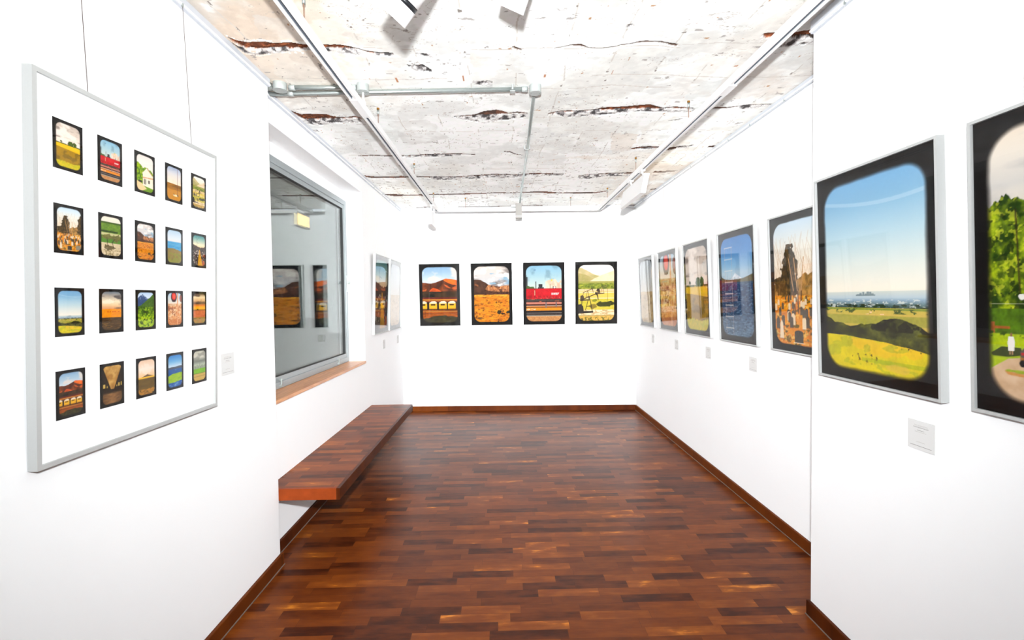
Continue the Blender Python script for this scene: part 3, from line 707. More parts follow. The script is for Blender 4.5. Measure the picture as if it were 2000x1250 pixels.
def sc_city(p):
    p.grad([(0, (206, 204, 186)), (.2, (226, 220, 204)), (.34, (130, 136, 126)), (.45, (190, 196, 180))]); p.clouds((140, 140, 130), 3, 8, 241, .5, .66, p.y < .35, .6)
    rng = random.Random(9); p.put((190, 200, 176), p.band(.45, .6))
    for i in range(13): x = .04 + i * .075; h = rng.uniform(.06, .13) + (.08 if i == 6 else 0); p.put((120, 126, 116) if i % 2 else (150, 152, 136), p.rect(x, .58 - h, x + .045, .6))
    p.put(p.mix((150, 206, 50), (120, 180, 50), p.n(6, 20, 242)), p.y > .59); p.put((90, 80, 60), p.band(.75, .762) | p.band(.84, .85)); p.put(p.mix((226, 176, 110), (206, 186, 90), p.n(8, 30, 243)), p.y > .765); p.put((96, 80, 60), p.band(.85, .865), .7)

def sc_pale(p):  # pale tones imitate glass reflection washing out the print
    p.grad([(0, (214, 224, 232)), (.3, (232, 236, 236)), (.5, (244, 238, 226))])
    p.put(p.mix((206, 176, 130), (226, 200, 150), p.n(6, 30, 251)), p.y > .5); p.put((150, 120, 70), (p.y > .55) & (p.n(8, 40, 252) > .6), .5)

def paint(fn, w, h, exposure, **kw):
    p = Pic(w, h, **kw); fn(p)
    return p.done(exposure)

def print_mesh(name, img, w, h, y, parent, x0=0.0, z0=0.0):
    """a thin print: the painted face as a grid facing -y, with turned edges"""
    H, W = img.shape[:2]
    img = img[::-1]                                   # rows bottom to top
    xs = x0 + np.linspace(0, w, W); zs = z0 + np.linspace(0, h, H)
    X, Z = np.meshgrid(xs, zs)
    P = np.stack([X, np.full_like(X, y), Z], -1)
    # turned edge so the print has its thickness
    P = np.pad(P, ((1, 1), (1, 1), (0, 0)), mode='edge'); P[0, :, 1] = P[-1, :, 1] = y + 0.0015; P[:, 0, 1] = P[:, -1, 1] = y + 0.0015
    C = np.pad(img, ((1, 1), (1, 1), (0, 0)), mode='edge')
    return grid_mesh(name, P, C, M_print, parent)
# ------------------------------------------------------------------ the room
XL, XLL, XR, XRR = -1.295, -1.373, 1.427, 1.771
ZC = 2.745
YL, YR = 2.635, 2.115                 # where the front walls step back
def y_back(x): return 6.30 - 0.0382 * (x - XLL)

def struct(o): o['kind'] = 'structure'; return o

struct(MB().box(-2.0, 2.1, -2.8, 6.6, -0.12, 0.0).build('floor', M_floor))
struct(MB().box(-1.60, XL, -2.8, YL, 0.0, ZC + .05).build('wall_left', M_wall))
w = MB()
WY0, WY1, WZ0, WZ1 = 2.75, 4.60, 0.891, 2.568
w.box(-1.62, XLL, YL, 6.6, 0, WZ0).box(-1.62, XLL, YL, 6.6, WZ1, ZC + .05).box(-1.62, XLL, YL, WY0, WZ0, WZ1).box(-1.62, XLL, WY1, 6.6, WZ0, WZ1)
w.box(-1.62, -1.53, WY0, WY1, 2.485, WZ1)
struct(w.build('wall_left_recess', M_wall))
struct(MB().box(XR, 2.1, -2.8, YR, 0, ZC + .05).build('wall_right', M_wall))
struct(MB().box(XRR, 2.1, YR, 6.6, 0, ZC + .05).build('wall_right_recess', M_wall))
struct(MB().prism([(-1.373, y_back(-1.373)), (1.771, y_back(1.771)), (1.771, 6.55), (-1.373, 6.55)], 0, ZC + .05).build('wall_back', M_wall))
struct(MB().box(-1.295, 1.427, -2.9, -2.8, 0, ZC + .05).build('wall_front', M_wall_dark))  # unseen rear wall, coloured dark so the picture glass reflects little

# skirting boards
def skirting(name, poly, mat, caulk=None):
    o = struct(MB().prism(poly, 0, 0.07).build(name, mat, bevel=0.004))
    if caulk: MB().prism(caulk, 0, 0.004).build('sealant_line', M_caulk, o)
    return o
T = 0.017
skirting('baseboard_left', [(XL, -2.8), (XL + T, -2.8), (XL + T, YL + .012), (XL, YL + .012)], M_skirt, [(XL + T, -2.8), (XL + T + .004, -2.8), (XL + T + .004, YL + .012), (XL + T, YL + .012)])
skirting('baseboard_left_recess', [(XLL, YL + .012), (XLL + T, YL + .012), (XLL + T, 6.28), (XLL, 6.28)], M_skirt, [(XLL + T, YL + .012), (XLL + T + .004, YL + .012), (XLL + T + .004, 6.27), (XLL + T, 6.27)])
skirting('baseboard_right', [(XR - T, -2.8), (XR, -2.8), (XR, YR + .01), (XR - T, YR + .01)], M_skirt, [(XR - T - .004, -2.8), (XR - T, -2.8), (XR - T, YR + .01), (XR - T - .004, YR + .01)])
skirting('baseboard_right_recess', [(XRR - T, YR + .012), (XRR, YR + .012), (XRR, y_back(XRR) - .001), (XRR - T, y_back(XRR) - .001)], M_skirt, [(XRR - T - .004, YR + .012), (XRR - T, YR + .012), (XRR - T, 6.16), (XRR - T - .004, 6.16)])
skirting('baseboard_back', [(XLL + T, y_back(XLL) - T - .001), (XRR - T, y_back(XRR) - T), (XRR - T, y_back(XRR)), (XLL + T, y_back(XLL))], M_skirt_back)

# picture rails under the ceiling
def rail(name, poly, lipd, z0):
    o = struct(MB().prism(poly, z0, ZC - .001).build(name, M_rail))
    o2 = MB().prism(lipd, z0 + .006, z0 + .014).build('rail_lip', M_white, o)
    return o
rail('trim_1', [(XL, -2.8), (XL + .014, -2.8), (XL + .014, YL), (XL, YL)], [(XL, -2.8), (XL + .018, -2.8), (XL + .018, YL), (XL, YL)], 2.700)
rail('trim_2', [(XLL, YL), (XLL + .014, YL), (XLL + .014, 6.3), (XLL, 6.3)], [(XLL, YL), (XLL + .018, YL), (XLL + .018, 6.3), (XLL, 6.3)], 2.708)
rail('trim_3', [(XR - .014, -2.8), (XR, -2.8), (XR, YR), (XR - .014, YR)], [(XR - .020, -2.8), (XR, -2.8), (XR, YR), (XR - .020, YR)], 2.690)
rail('trim_4', [(XRR - .014, YR), (XRR, YR), (XRR, 6.18), (XRR - .014, 6.18)], [(XRR - .018, YR), (XRR, YR), (XRR, 6.18), (XRR - .018, 6.18)], 2.708)
rail('trim_5', [(XLL, y_back(XLL) - .014), (XRR, y_back(XRR) - .014), (XRR, y_back(XRR)), (XLL, y_back(XLL))], [(XLL, y_back(XLL) - .018), (XRR, y_back(XRR) - .018), (XRR, y_back(XRR)), (XLL, y_back(XLL))], 2.708)

# ------------------------------------------------------------------ crumbling concrete ceiling
CRACKS = [('rust', [(-1.271, 2.227, 2.257), (-1.246, 2.257, 2.315), (-1.204, 2.271, 2.329), (-1.13, 2.267, 2.33), (-1.073, 2.285, 2.33), (-1.01, 2.276, 2.33), (-0.939, 2.294, 2.329), (-0.852, 2.302, 2.324), (-0.779, 2.304, 2.327), (-0.7, 2.332, 2.346), (-0.666, 2.356, 2.366), (-0.609, 2.371, 2.385), (-0.538, 2.374, 2.388)]), ('grey', [(-1.282, 2.24, 2.284), (-1.272, 2.302, 2.367), (-1.21, 2.329, 2.386), (-1.13, 2.33, 2.368), (-0.948, 2.326, 2.34), (-0.707, 2.337, 2.389), (-0.54, 2.376, 2.4)]), ('grey', [(-0.424, 2.367, 2.381), (-0.38, 2.377, 2.406), (-0.361, 2.382, 2.416), (-0.342, 2.407, 2.422)]), ('grey', [(-0.488, 2.483, 2.499), (-0.45, 2.483, 2.548), (-0.403, 2.489, 2.571), (-0.374, 2.538, 2.56)]), ('line', [(0.06, 2.315, 2.325), (0.085, 2.327, 2.346), (0.106, 2.346, 2.356)]), ('line', [(0.274, 2.335, 2.34), (0.306, 2.324, 2.328), (0.354, 2.299, 2.31), (0.394, 2.294, 2.315), (0.442, 2.329, 2.334), (0.504, 2.329, 2.333), (0.569, 2.318, 2.324), (0.591, 2.3, 2.307), (0.645, 2.284, 2.291), (0.674, 2.27, 2.282), (0.705, 2.266, 2.278), (0.738, 2.271, 2.278), (0.782, 2.268, 2.277), (0.821, 2.285, 2.294), (0.851, 2.294, 2.313), (0.876, 2.299, 2.313)]), ('fade', [(0.874, 2.301, 2.305), (1.064, 2.286, 2.291), (1.288, 2.278, 2.283)]), ('rust', [(1.248, 2.209, 2.213), (1.282, 2.204, 2.243), (1.313, 2.2, 2.234), (1.378, 2.209, 2.235), (1.424, 2.188, 2.248), (1.516, 2.18, 2.235)]), ('line', [(1.362, 2.23, 2.243), (1.438, 2.231, 2.246), (1.535, 2.227, 2.244)]), ('grey', [(1.375, 2.27, 2.33), (1.442, 2.248, 2.321), (1.517, 2.24, 2.302), (1.56, 2.24, 2.303)]), ('rust', [(-1.392, 3.024, 3.032), (-1.376, 3.056, 3.08), (-1.356, 3.085, 3.174), (-1.344, 3.114, 3.209), (-1.33, 3.14, 3.232), (-1.278, 3.129, 3.232), (-1.227, 3.141, 3.229), (-1.156, 3.142, 3.216), (-1.115, 3.186, 3.213), (-1.04, 3.196, 3.208), (-0.986, 3.171, 3.195), (-0.944, 3.197, 3.206)]), ('grey', [(-1.398, 3.024, 3.056), (-1.348, 3.065, 3.114), (-1.315, 3.106, 3.148)]), ('grey', [(-1.368, 3.227, 3.273), (-1.302, 3.228, 3.33), (-1.198, 3.221, 3.303), (-1.051, 3.214, 3.277), (-0.964, 3.215, 3.279)]), ('grey', [(-1.382, 3.358, 3.378), (-1.355, 3.379, 3.439), (-1.33, 3.409, 3.45)]), ('dark', [(-0.316, 3.174, 3.184), (-0.21, 3.159, 3.18), (-0.166, 3.143, 3.165), (-0.11, 3.094, 3.157), (-0.03, 3.074, 3.144), (0.02, 3.096, 3.136), (0.054, 3.125, 3.133), (0.116, 3.105, 3.129), (0.178, 3.13, 3.144)]), ('grey', [(-0.317, 3.18, 3.198), (-0.215, 3.173, 3.253), (-0.117, 3.157, 3.301), (-0.028, 3.141, 3.256), (0.055, 3.133, 3.239), (0.18, 3.135, 3.196)]), ('rust', [(0.32, 3.146, 3.159), (0.363, 3.121, 3.138), (0.449, 3.103, 3.118), (0.534, 3.102, 3.119), (0.619, 3.082, 3.099), (0.66, 3.05, 3.098), (0.748, 3.046, 3.093), (0.812, 3.036, 3.083), (0.878, 3.025, 3.082), (0.958, 3.006, 3.071), (1.054, 3.059, 3.072), (1.096, 3.052, 3.068), (1.182, 3.049, 3.073), (1.264, 3.066, 3.079)]), ('grey', [(0.364, 3.129, 3.146), (0.44, 3.122, 3.209), (0.591, 3.09, 3.193), (0.76, 3.093, 3.152), (0.891, 3.078, 3.12), (1.06, 3.072, 3.113), (1.164, 3.065, 3.132), (1.288, 3.075, 3.117)]), ('line', [(1.398, 3.06, 3.072), (1.42, 3.048, 3.081), (1.49, 3.057, 3.078), (1.56, 3.03, 3.046), (1.596, 3.014, 3.029), (1.753, 3.003, 3.015)]), ('grey', [(1.551, 3.038, 3.054), (1.606, 3.022, 3.087), (1.712, 3.016, 3.048), (1.757, 3.008, 3.024)]), ('dark', [(-1.224, 4.019, 4.033), (-1.16, 4.007, 4.028), (-1.088, 4.0, 4.022), (-0.933, 4.004, 4.029), (-0.846, 4.028, 4.051), (-0.698, 4.001, 4.029), (-0.562, 3.975, 4.006), (-0.404, 3.966, 3.992), (-0.224, 3.984, 4.003)]), ('grey', [(-0.837, 4.043, 4.071), (-0.657, 4.004, 4.061), (-0.479, 3.988, 4.051), (-0.346, 3.991, 4.026)]), ('dark', [(0.025, 3.924, 3.937), (0.078, 3.928, 3.963), (0.118, 3.987, 4.008), (0.184, 4.018, 4.032)]), ('dark', [(1.079, 3.867, 3.887), (1.116, 3.825, 3.888), (1.222, 3.812, 3.868), (1.305, 3.821, 3.853)]), ('grey', [(1.114, 3.868, 3.894), (1.234, 3.858, 3.897), (1.322, 3.847, 3.873)]), ('dark', [(1.39, 3.848, 3.921), (1.431, 3.829, 3.901), (1.477, 3.805, 3.85)]), ('grey', [(1.452, 3.823, 3.902), (1.52, 3.793, 3.851), (1.57, 3.786, 3.81)]), ('dark', [(1.711, 3.823, 3.855), (1.761, 3.798, 3.856)]), ('dark', [(-1.354, 4.626, 4.692), (-1.305, 4.659, 4.736), (-1.236, 4.677, 4.734), (-0.974, 4.675, 4.733), (-0.928, 4.686, 4.713), (-0.698, 4.685, 4.732), (-0.512, 4.683, 4.714), (-0.326, 4.666, 4.704), (-0.08, 4.62, 4.669), (0.164, 4.627, 4.657), (0.316, 4.591, 4.636), (0.516, 4.621, 4.664), (0.624, 4.637, 4.656)]), ('grey', [(-0.722, 4.692, 4.75), (-0.676, 4.694, 4.832), (-0.468, 4.7, 4.818), (-0.414, 4.721, 4.76), (-0.258, 4.687, 4.805), (-0.101, 4.653, 4.73), (-0.024, 4.656, 4.792), (0.104, 4.641, 4.776), (0.206, 4.644, 4.701), (0.308, 4.628, 4.704), (0.617, 4.656, 4.694)]), ('line', [(0.777, 4.689, 4.718), (1.023, 4.621, 4.668), (1.312, 4.601, 4.657)]), ('grey', [(0.78, 4.679, 4.767), (0.89, 4.663, 4.841), (1.035, 4.649, 4.746), (1.326, 4.62, 4.735)]), ('line', [(1.502, 4.57, 4.626), (1.62, 4.566, 4.601), (1.735, 4.555, 4.577)]), ('dark', [(-1.36, 5.431, 5.483), (-1.289, 5.434, 5.538), (-1.232, 5.436, 5.557), (-1.108, 5.482, 5.524), (-0.929, 5.463, 5.545), (-0.816, 5.457, 5.498), (-0.675, 5.462, 5.515), (-0.494, 5.453, 5.506), (-0.24, 5.421, 5.473), (-0.06, 5.41, 5.454), (0.082, 5.421, 5.446), (0.296, 5.383, 5.442), (0.437, 5.352, 5.419), (0.548, 5.374, 5.477), (0.659, 5.442, 5.468), (0.986, 5.423, 5.515), (1.093, 5.427, 5.488), (1.218, 5.348, 5.394)]), ('line', [(1.703, 5.292, 5.354), (1.784, 5.27, 5.332)]), ('line', [(-1.177, 6.258, 6.279), (-1.027, 6.217, 6.251), (-0.902, 6.189, 6.237)]), ('line', [(-0.583, 6.204, 6.238), (-0.345, 6.201, 6.235), (0.132, 6.186, 6.213), (0.538, 6.148, 6.181)]), ('grey', [(0.248, 2.021, 2.028), (0.261, 2.012, 2.035), (0.278, 2.008, 2.031), (0.291, 2.009, 2.024)]), ('grey', [(0.575, 2.135, 2.145), (0.594, 2.127, 2.157), (0.616, 2.129, 2.141)]), ('rspot', [(-0.588, 2.622, 2.683), (-0.576, 2.622, 2.683)]), ('rspot', [(-0.212, 2.608, 2.674), (-0.203, 2.608, 2.674)]), ('rspot', [(0.242, 2.594, 2.629), (0.255, 2.594, 2.629)]), ('rspot', [(0.614, 2.551, 2.597), (0.619, 2.551, 2.597)]), ('rspot', [(1.26, 2.503, 2.514), (1.281, 2.501, 2.512)]), ('grey', [(-0.487, 2.477, 2.493), (-0.451, 2.488, 2.548), (-0.408, 2.483, 2.571), (-0.374, 2.543, 2.566)]), ('grey', [(-0.168, 2.68, 2.705), (-0.11, 2.662, 2.731), (-0.045, 2.681, 2.758)])]
BLOCKS = [((232, 214, 198), 0.55, [(0.829, 3.487), (1.035, 3.534), (1.121, 4.148), (0.368, 4.159), (0.927, 3.999)]), ((215, 210, 206), 0.6, [(-0.768, 3.263), (-0.489, 3.249), (-0.432, 3.573), (-0.747, 3.829)]), ((236, 228, 218), 0.6, [(-0.143, 2.331), (0.085, 2.332), (0.099, 2.519), (-0.152, 2.54)]), ((232, 226, 218), 0.6, [(-0.164, 2.562), (0.091, 2.519), (0.184, 2.684), (-0.142, 2.757)]), ((238, 218, 200), 0.7, [(-1.292, 2.024), (-1.099, 2.025), (-1.233, 2.733), (-1.305, 2.701)]), ((228, 218, 208), 0.6, [(-1.155, 2.348), (-0.955, 2.35), (-0.953, 2.613), (-1.204, 2.671)]), ((236, 226, 218), 0.6, [(1.202, 2.362), (1.56, 2.316), (1.841, 2.731), (1.381, 2.973)]), ((222, 218, 214), 0.6, [(-1.077, 2.025), (-0.922, 2.06), (-0.917, 2.259), (-1.148, 2.241)]), ((226, 220, 214), 0.6, [(-1.204, 2.869), (-0.896, 2.872), (-0.908, 3.12), (-1.203, 3.099)]), ((228, 224, 220), 0.6, [(-1.272, 3.274), (-1.021, 3.374), (-1.056, 4.411), (-1.242, 3.95)]), ((235, 226, 214), 0.5, [(1.061, 3.31), (1.229, 3.176), (1.262, 3.685), (1.074, 3.741)]), ((236, 232, 226), 0.5, [(-0.602, 4.259), (-0.275, 4.236), (-0.301, 4.61), (-0.607, 4.638)])]
def make_ceiling():
    nx, ny = 860, 600
    xs = np.linspace(1.85, -1.45, nx)
    ys = 1.0 / np.linspace(1 / 1.55, 1 / 6.45, ny)
    ys = np.concatenate([np.linspace(-2.9, 1.4, 24), ys])
    X, Y = np.meshgrid(xs, ys)
    cream = np.array([243., 241., 236.]); white = np.array([253., 252., 249.])
    wx = X + (fbm(X * 3, Y * 3, 320, 4) - .5) * .05; wy = Y + (fbm(X * 3 + 5, Y * 3, 321, 4) - .5) * .09
    ix = np.floor((wx + 1.45) / .256); iy = np.floor(wy / .47 + .5 * np.floor(_hash(ix, ix * 0, 7) * 2))
    cell = _hash(ix, iy, 33)
    def put(c, m, a=1.0):
        nonlocal C
        m = (np.clip(m, 0, 1) * a)[..., None]; C = C * (1 - m) + np.asarray(c, float) * m
    # flaking whitewash: ragged white areas over beige concrete
    side = .10 * np.clip((-X - .35) / .6, 0, 1) * np.clip((3.6 - Y) / 1.2, 0, 1) + .05 * np.clip((X - .9) / .5, 0, 1)
    t = fbm(X * 1.5 + 9, Y * 1.3, 301, 6, .6) + (cell - .5) * .13 - side
    C = cream + (white - cream) * np.clip((t - .385) / .035, 0, 1)[..., None]
    put((228, 224, 219), np.clip((.37 - t) / .05, 0, 1), .55)
    put((222, 220, 217), np.clip((fbm(X * 2.3 + 4, Y * 3.6, 312, 6, .6) - .56) / .04, 0, 1), .5)
    left = np.clip((-X - .45) / .5, 0, 1) * np.clip((3.2 - Y) / 1.0, 0, 1)
    put((222, 198, 176), left * np.clip((fbm(X * 2.5, Y * 2.2, 313, 6, .6) - .42) / .12, 0, 1), .7)
    put((206, 186, 168), left * np.clip((fbm(X * 7, Y * 7, 315, 5, .6) - .52) / .08, 0, 1), .5)
    rightm = np.clip((X - .9) / .5, 0, 1)
    put((222, 208, 196), rightm * np.clip((fbm(X * 2.5, Y * 2.2, 314, 6, .6) - .44) / .12, 0, 1), .6)
    for c, a, pts in BLOCKS: put(np.asarray(c) - 6, inpoly(wx + (fbm(X * 9, Y * 9, 317, 4) - .5) * .10, wy + (fbm(X * 9, Y * 9, 318, 4) - .5) * .14, pts) * np.clip((fbm(X * 5, Y * 5, 316, 5) - .25) * 3, 0, 1), a * .75)
    # board seams
    fx = np.abs(((wx + 1.45) / .256) % 1.0); fx = np.minimum(fx, 1 - fx) * .256
    seam = (fx < .0035) * (fbm(X * 6, Y * 9, 331, 3) > .56)
    put((208, 200, 192), seam * 1.0, .7)
    put((120, 110, 104), (fx < .009) * (fbm(X * 40, Y * 30, 332, 3) > .76) * 1.0, .8)
    yj = np.abs(wy - np.array([1.75, 2.33, 2.62, 2.75, 3.2, 3.45, 4.0, 4.42, 4.62, 5.1, 5.5])[:, None, None]).min(0)
    put((206, 196, 186), (yj < .004) * (fbm(X * 3, Y * 6, 333, 3) > .5) * 1.0, .6)
    # fine veins, pock marks and flakes
    v = np.abs(fbm(X * 5, Y * 9, 341, 5) - .5); put((178, 166, 156), (v < .0035) * (fbm(X * 1.5, Y * 2, 342, 3) > .5) * 1.0, .55)
    sp = fbm(X * 32, Y * 52, 343, 3); zone = np.clip((fbm(X * 2.2, Y * 3.0, 344, 4) - .5) / .1, 0, 1)
    put((120, 110, 106), (sp > .86 - .07 * zone) * 1.0, .6)
    sp2 = fbm(X * 16, Y * 34, 345, 4); farz = np.clip((Y - 4.2) / .8, 0, 1)
    put((150, 140, 136), (sp2 > .79 - .09 * farz) * (fbm(X * 3, Y * 4, 346, 3) > .5) * 1.0, .65)
    put((170, 110, 60), (fbm(X * 30 + 3, Y * 24, 347, 3) > .86) * 1.0, .7)
    C *= (1 + (fbm(X * 30, Y * 36, 350, 4) - .5) * .07)[..., None]
    Z = np.full(X.shape, ZC) + (fbm(X * 4, Y * 4, 360, 4) - .5) * .010
    Z = np.maximum(Z, ZC - .003)
    jag = (fbm(X * 14, Y * 10, 370, 4) - .5); jag2 = (fbm(X * 60, Y * 60, 371, 3) - .5)
    for kind, pts in CRACKS:
        px = [q[0] for q in pts]; a = np.interp(X, px, [q[1] for q in pts]); b = np.interp(X, px, [q[2] for q in pts])
        inx = (X >= px[0]) & (X <= px[-1])
        wob = (jag * .014 + jag2 * .010) * np.clip(Y / 3.2, .6, 1.6)
        m = inx & (Y > a + wob) & (Y < b + wob * .4)
        if kind == 'rust': m = inx & (Y > a - .006 + wob * .7) & (Y < b + .005 + wob * .3)
        if kind == 'grey':
            n = fbm(X * 34, Y * 26, 381, 4)
            put((206, 200, 198), m & (n > .36), .75); put((128, 122, 122), m & (n > .53), .85); put((70, 66, 66), m & (n > .64), .85)
            Z = np.where(m & (n > .5), Z + .006, Z)
        elif kind == 'rust':
            n = fbm(X * 26, Y * 20, 382, 4)[..., None]
            col = np.array([48., 30., 22.]) * (1 - n) + np.array([150., 84., 56.]) * n
            mm = m[..., None]; C = np.where(mm, col, C)
            put((40, 26, 20), m & (Y < a + wob + .004 * Y), .7); put((196, 112, 70), m & (fbm(X * 40, Y * 60, 388, 3) > .62), .6)
            Z = np.where(m, Z + .010, Z)
        elif kind == 'dark':
            n = fbm(X * 20, Y * 20, 383, 3)
            put((74, 52, 44), m, .95); put((128, 84, 66), m & (n > .55), .8); Z = np.where(m, Z + .004, Z)
        elif kind == 'rspot':
            put((186, 120, 80), inx & (Y > a) & (Y < b), .85)
        elif kind == 'line':
            m = inx & (Y > a + wob - .003) & (Y < b + wob + .003); put((92, 66, 54), m, .92); Z = np.where(m, Z + .008, Z)
        else: put((200, 190, 182), m, .7)
        # whitish broken rim around the gap
        if kind in ('rust', 'dark'):
            rim = inx & ~m & (Y > a - .03) & (Y < b + .05) & (jag2 + jag > .02); put((252, 250, 248), rim, .7)
    P = np.stack([X, Y, Z], -1)
    P = np.pad(P, ((1, 1), (1, 1), (0, 0)), mode='edge')
    P[0, :, 2] = P[-1, :, 2] = P[:, 0, 2] = P[:, -1, 2] = ZC + .2
    C = np.pad(np.minimum(lin(C) * np.array([.95, .98, .985]), .95), ((1, 1), (1, 1), (0, 0)), mode='edge')
    o = grid_mesh('ceiling', P, C, M_ceiling)
    return struct(o)
make_ceiling()
struct(MB().box(-2.0, 2.1, -2.9, 6.6, ZC + .10, ZC + .2).build('ceiling', simple('raw_concrete_slab', (190, 184, 178), rough=0.9, noise=0.05)))

# ------------------------------------------------------------------ window in the left recess
def ring(mb, x0, x1, y0, y1, z0, z1, wd):
    mb.box(x0, x1, y0, y1, z0, z0 + wd).box(x0, x1, y0, y1, z1 - wd, z1).box(x0, x1, y0, y0 + wd, z0 + wd, z1 - wd).box(x0, x1, y1 - wd, y1, z0 + wd, z1 - wd)
    return mb
fr = struct(ring(MB(), -1.60, -1.530, WY0, WY1, 0.917, 2.485, 0.046).build('window_1', M_winframe, bevel=0.002))
sash = ring(MB(), -1.585, -1.538, WY0 + .046, WY1 - .046, 0.963, 2.439, 0.036).build('window_sash', M_winframe, fr, bevel=0.002)
ring(MB(), -1.580, -1.5375, WY0 + .082, WY1 - .082, 0.999, 2.403, 0.004).build('gasket', M_gasket, sash)
for gx in (-1.552, -1.572):
    MB().box(gx - .002, gx + .002, WY0 + .083, WY1 - .083, 1.0, 2.402).build('glass_pane', M_glass_win, sash)
h = MB().box(-1.530, -1.522, 4.565, 4.585, 1.60, 1.76).tube([(-1.522, 4.575, 1.69), (-1.500, 4.575, 1.69)], .013, 14).tube([(-1.503, 4.575, 1.69), (-1.500, 4.545, 1.675)], .007, 10)
h.build('window_handle', M_galv_flat, fr, bevel=0.001)
for y in (3.17, 4.28):
    MB().box(-1.530, -1.520, y - .022, y + .022, .972, .982).tube([(-1.518, y, .935), (-1.518, y, .985)], .006, 10).box(-1.530, -1.512, y - .008, y + .008, .930, .945).build('window_latch', M_steel, fr)
MB().box(-1.535, XLL + .008, WY0, WY1 - .001, WZ0 + .001, 0.9155).build('window_sill', M_sill, fr, bevel=0.002)

# ------------------------------------------------------------------ the floating bench
b = empty('floating_bench', (-1.373, 2.64, 0.37))
tag(b, 'long dark red wooden bench fixed to the left wall below the window', 'bench')
b_x0, b_x1, b_y0, b_y1 = 0.001, 1.373 - 0.951, 0.0, 2.14
MB().box(b_x0, b_x1 - .02, .02, b_y1, 0.045, 0.066).build('seat_board', M_bench, b, bevel=0.001)
MB().box(b_x1 - .02, b_x1, 0.0, b_y1, 0.0, 0.066).build('front_edge', M_bench_side, b, bevel=0.0015)
e = MB().box(b_x0, b_x1 - .02, 0.0, .02, 0.0, 0.066).build('end_board', M_bench_end, b, bevel=0.0015)
e['label'] = 'bright orange-red end board of the bench'
MB().box(b_x0, b_x1 - .02, .02, b_y1, 0.0, 0.018).build('underside_board', M_bench_side, b)

# ------------------------------------------------------------------ pictures
PRINT_EXP = 0.72
HOOK = []
def picture(label, loc, phi, tilt, w, h, fw, wall, scene_fn, res, exposure, group, wires=(.13, .13), rail_z=2.70, name='framed_photograph', grid=None):
    r = empty(name, loc, (tilt, 0, phi))
    tag(r, label, 'picture', group)
    D = 0.027
    f = MB()
    def q(x0, z0, y): return (x0, y, z0)
    o = [(0, 0), (w, 0), (w, h), (0, h)]; i = [(fw, fw), (w - fw, fw), (w - fw, h - fw), (fw, h - fw)]
    vs = [(x, 0, z) for x, z in o] + [(x, -D, z) for x, z in o] + [(x, -D, z) for x, z in i] + [(x, 0, z) for x, z in i]
    fs = []
    for k in range(4):
        k2 = (k + 1) % 4
        fs += [(k, k2, 4 + k2, 4 + k), (4 + k, 4 + k2, 8 + k2, 8 + k), (8 + k, 8 + k2, 12 + k2, 12 + k), (12 + k, 12 + k2, k2, k)]
    f.add(vs, fs)
    fo = f.build('frame', M_alu, r)
    fo['label'] = 'slim brushed aluminium frame'
    MB().box(fw, w - fw, -.008, -.003, fw, h - fw).build('backing_board', M_back, r)
    if grid is None:
        print_mesh('photo_print', paint(scene_fn, res[0], res[1], exposure, asp=(h - 2 * fw) / (w - 2 * fw), soft=.03 if res[0] > 200 else .014), w - 2 * fw, h - 2 * fw, -.0175, r, fw, fw)
    else: grid(r)
    MB().box(fw, w - fw, -.0235, -.0215, fw, h - fw).build('glass_pane', M_glass_pic, r)
    bpy.context.view_layer.update()
    mw = Matrix.Translation(Vector(loc)) @ Matrix.Rotation(phi, 4, 'Z') @ Matrix.Rotation(tilt, 4, 'X')
    inv = mw.inverted()
    for k, du in enumerate((wires[0], w - wires[1])):
        p0 = mw @ Vector((du, -.006, h))
        out = (Matrix.Rotation(phi, 3, 'Z') @ Vector((0, -1, 0)))
        base = Vector(loc) + (Matrix.Rotation(phi, 3, 'Z') @ Vector((du, 0, 0)))
        p1 = base + out * 0.017; p1.z = rail_z + .008
        MB().tube([inv @ p0, inv @ p1], .0010 if grid else .0006, 6).build('hanging_wire', M_wire if grid else M_nylon, r)
        MB().add([inv @ (p1 + Vector(c)) for c in [(-.003, -.003, -.010), (.003, -.003, -.010), (.003, .003, -.010), (-.003, .003, -.010), (-.003, -.003, .004), (.003, -.003, .004), (.003, .003, .004), (-.003, .003, .004)]],
                 [(0, 3, 2, 1), (4, 5, 6, 7), (0, 1, 5, 4), (1, 2, 6, 5), (2, 3, 7, 6), (3, 0, 4, 7)]).build('rail_hook', M_steel, r)
    return r

RW, RL = -math.pi / 2, math.pi / 2
th = math.radians(1.85)
g_front = 'large framed photographs on the front part of the right wall'
g_right = 'framed photographs on the recessed right wall'
g_back = 'framed photographs on the back wall'
g_left = 'framed photographs on the left wall beyond the window'
picture('large framed photo of a yellow plain under blue sky with a far city', (XR - .001, 2.029, 1.152), RW, th, .578, .852, .009, 'r', sc_plain, (270, 400), 0.72, g_front, (.13, .13), 2.690)
picture('framed photo of tall green trees and a parked car, cut by the right edge', (XR - .001, 1.355, 1.152), RW, th, .578, .852, .009, 'r', sc_park, (270, 400), 0.72, g_front, (.13, .13), 2.690)
F = [(5.880, .547, sc_pale, 'pale washed-out framed photo in the far right corner', (80, 120)),
     (5.137, .543, sc_signal, 'framed photo with a red signal lamp and tan buildings on the right wall', (90, 130)),
     (4.421, .550, sc_field, 'framed photo of a green and yellow field with two round trees under clouds', (110, 160)),
     (3.703, .551, sc_lake, 'framed photo of a blue lake with a snowy mountain and a ladder', (130, 190)),
     (2.988, .550, sc_cemetery, 'framed photo of a golden cemetery with bare trees, half hidden by the corner', (150, 220))]
for y, wd, fn, lb, res in F:
    picture(lb, (XRR - .001, y, 1.156), RW, th, wd, .847, .009, 'r', fn, res, 0.70, g_right, (.12, .12), 2.708)
A = math.atan(-0.0382)
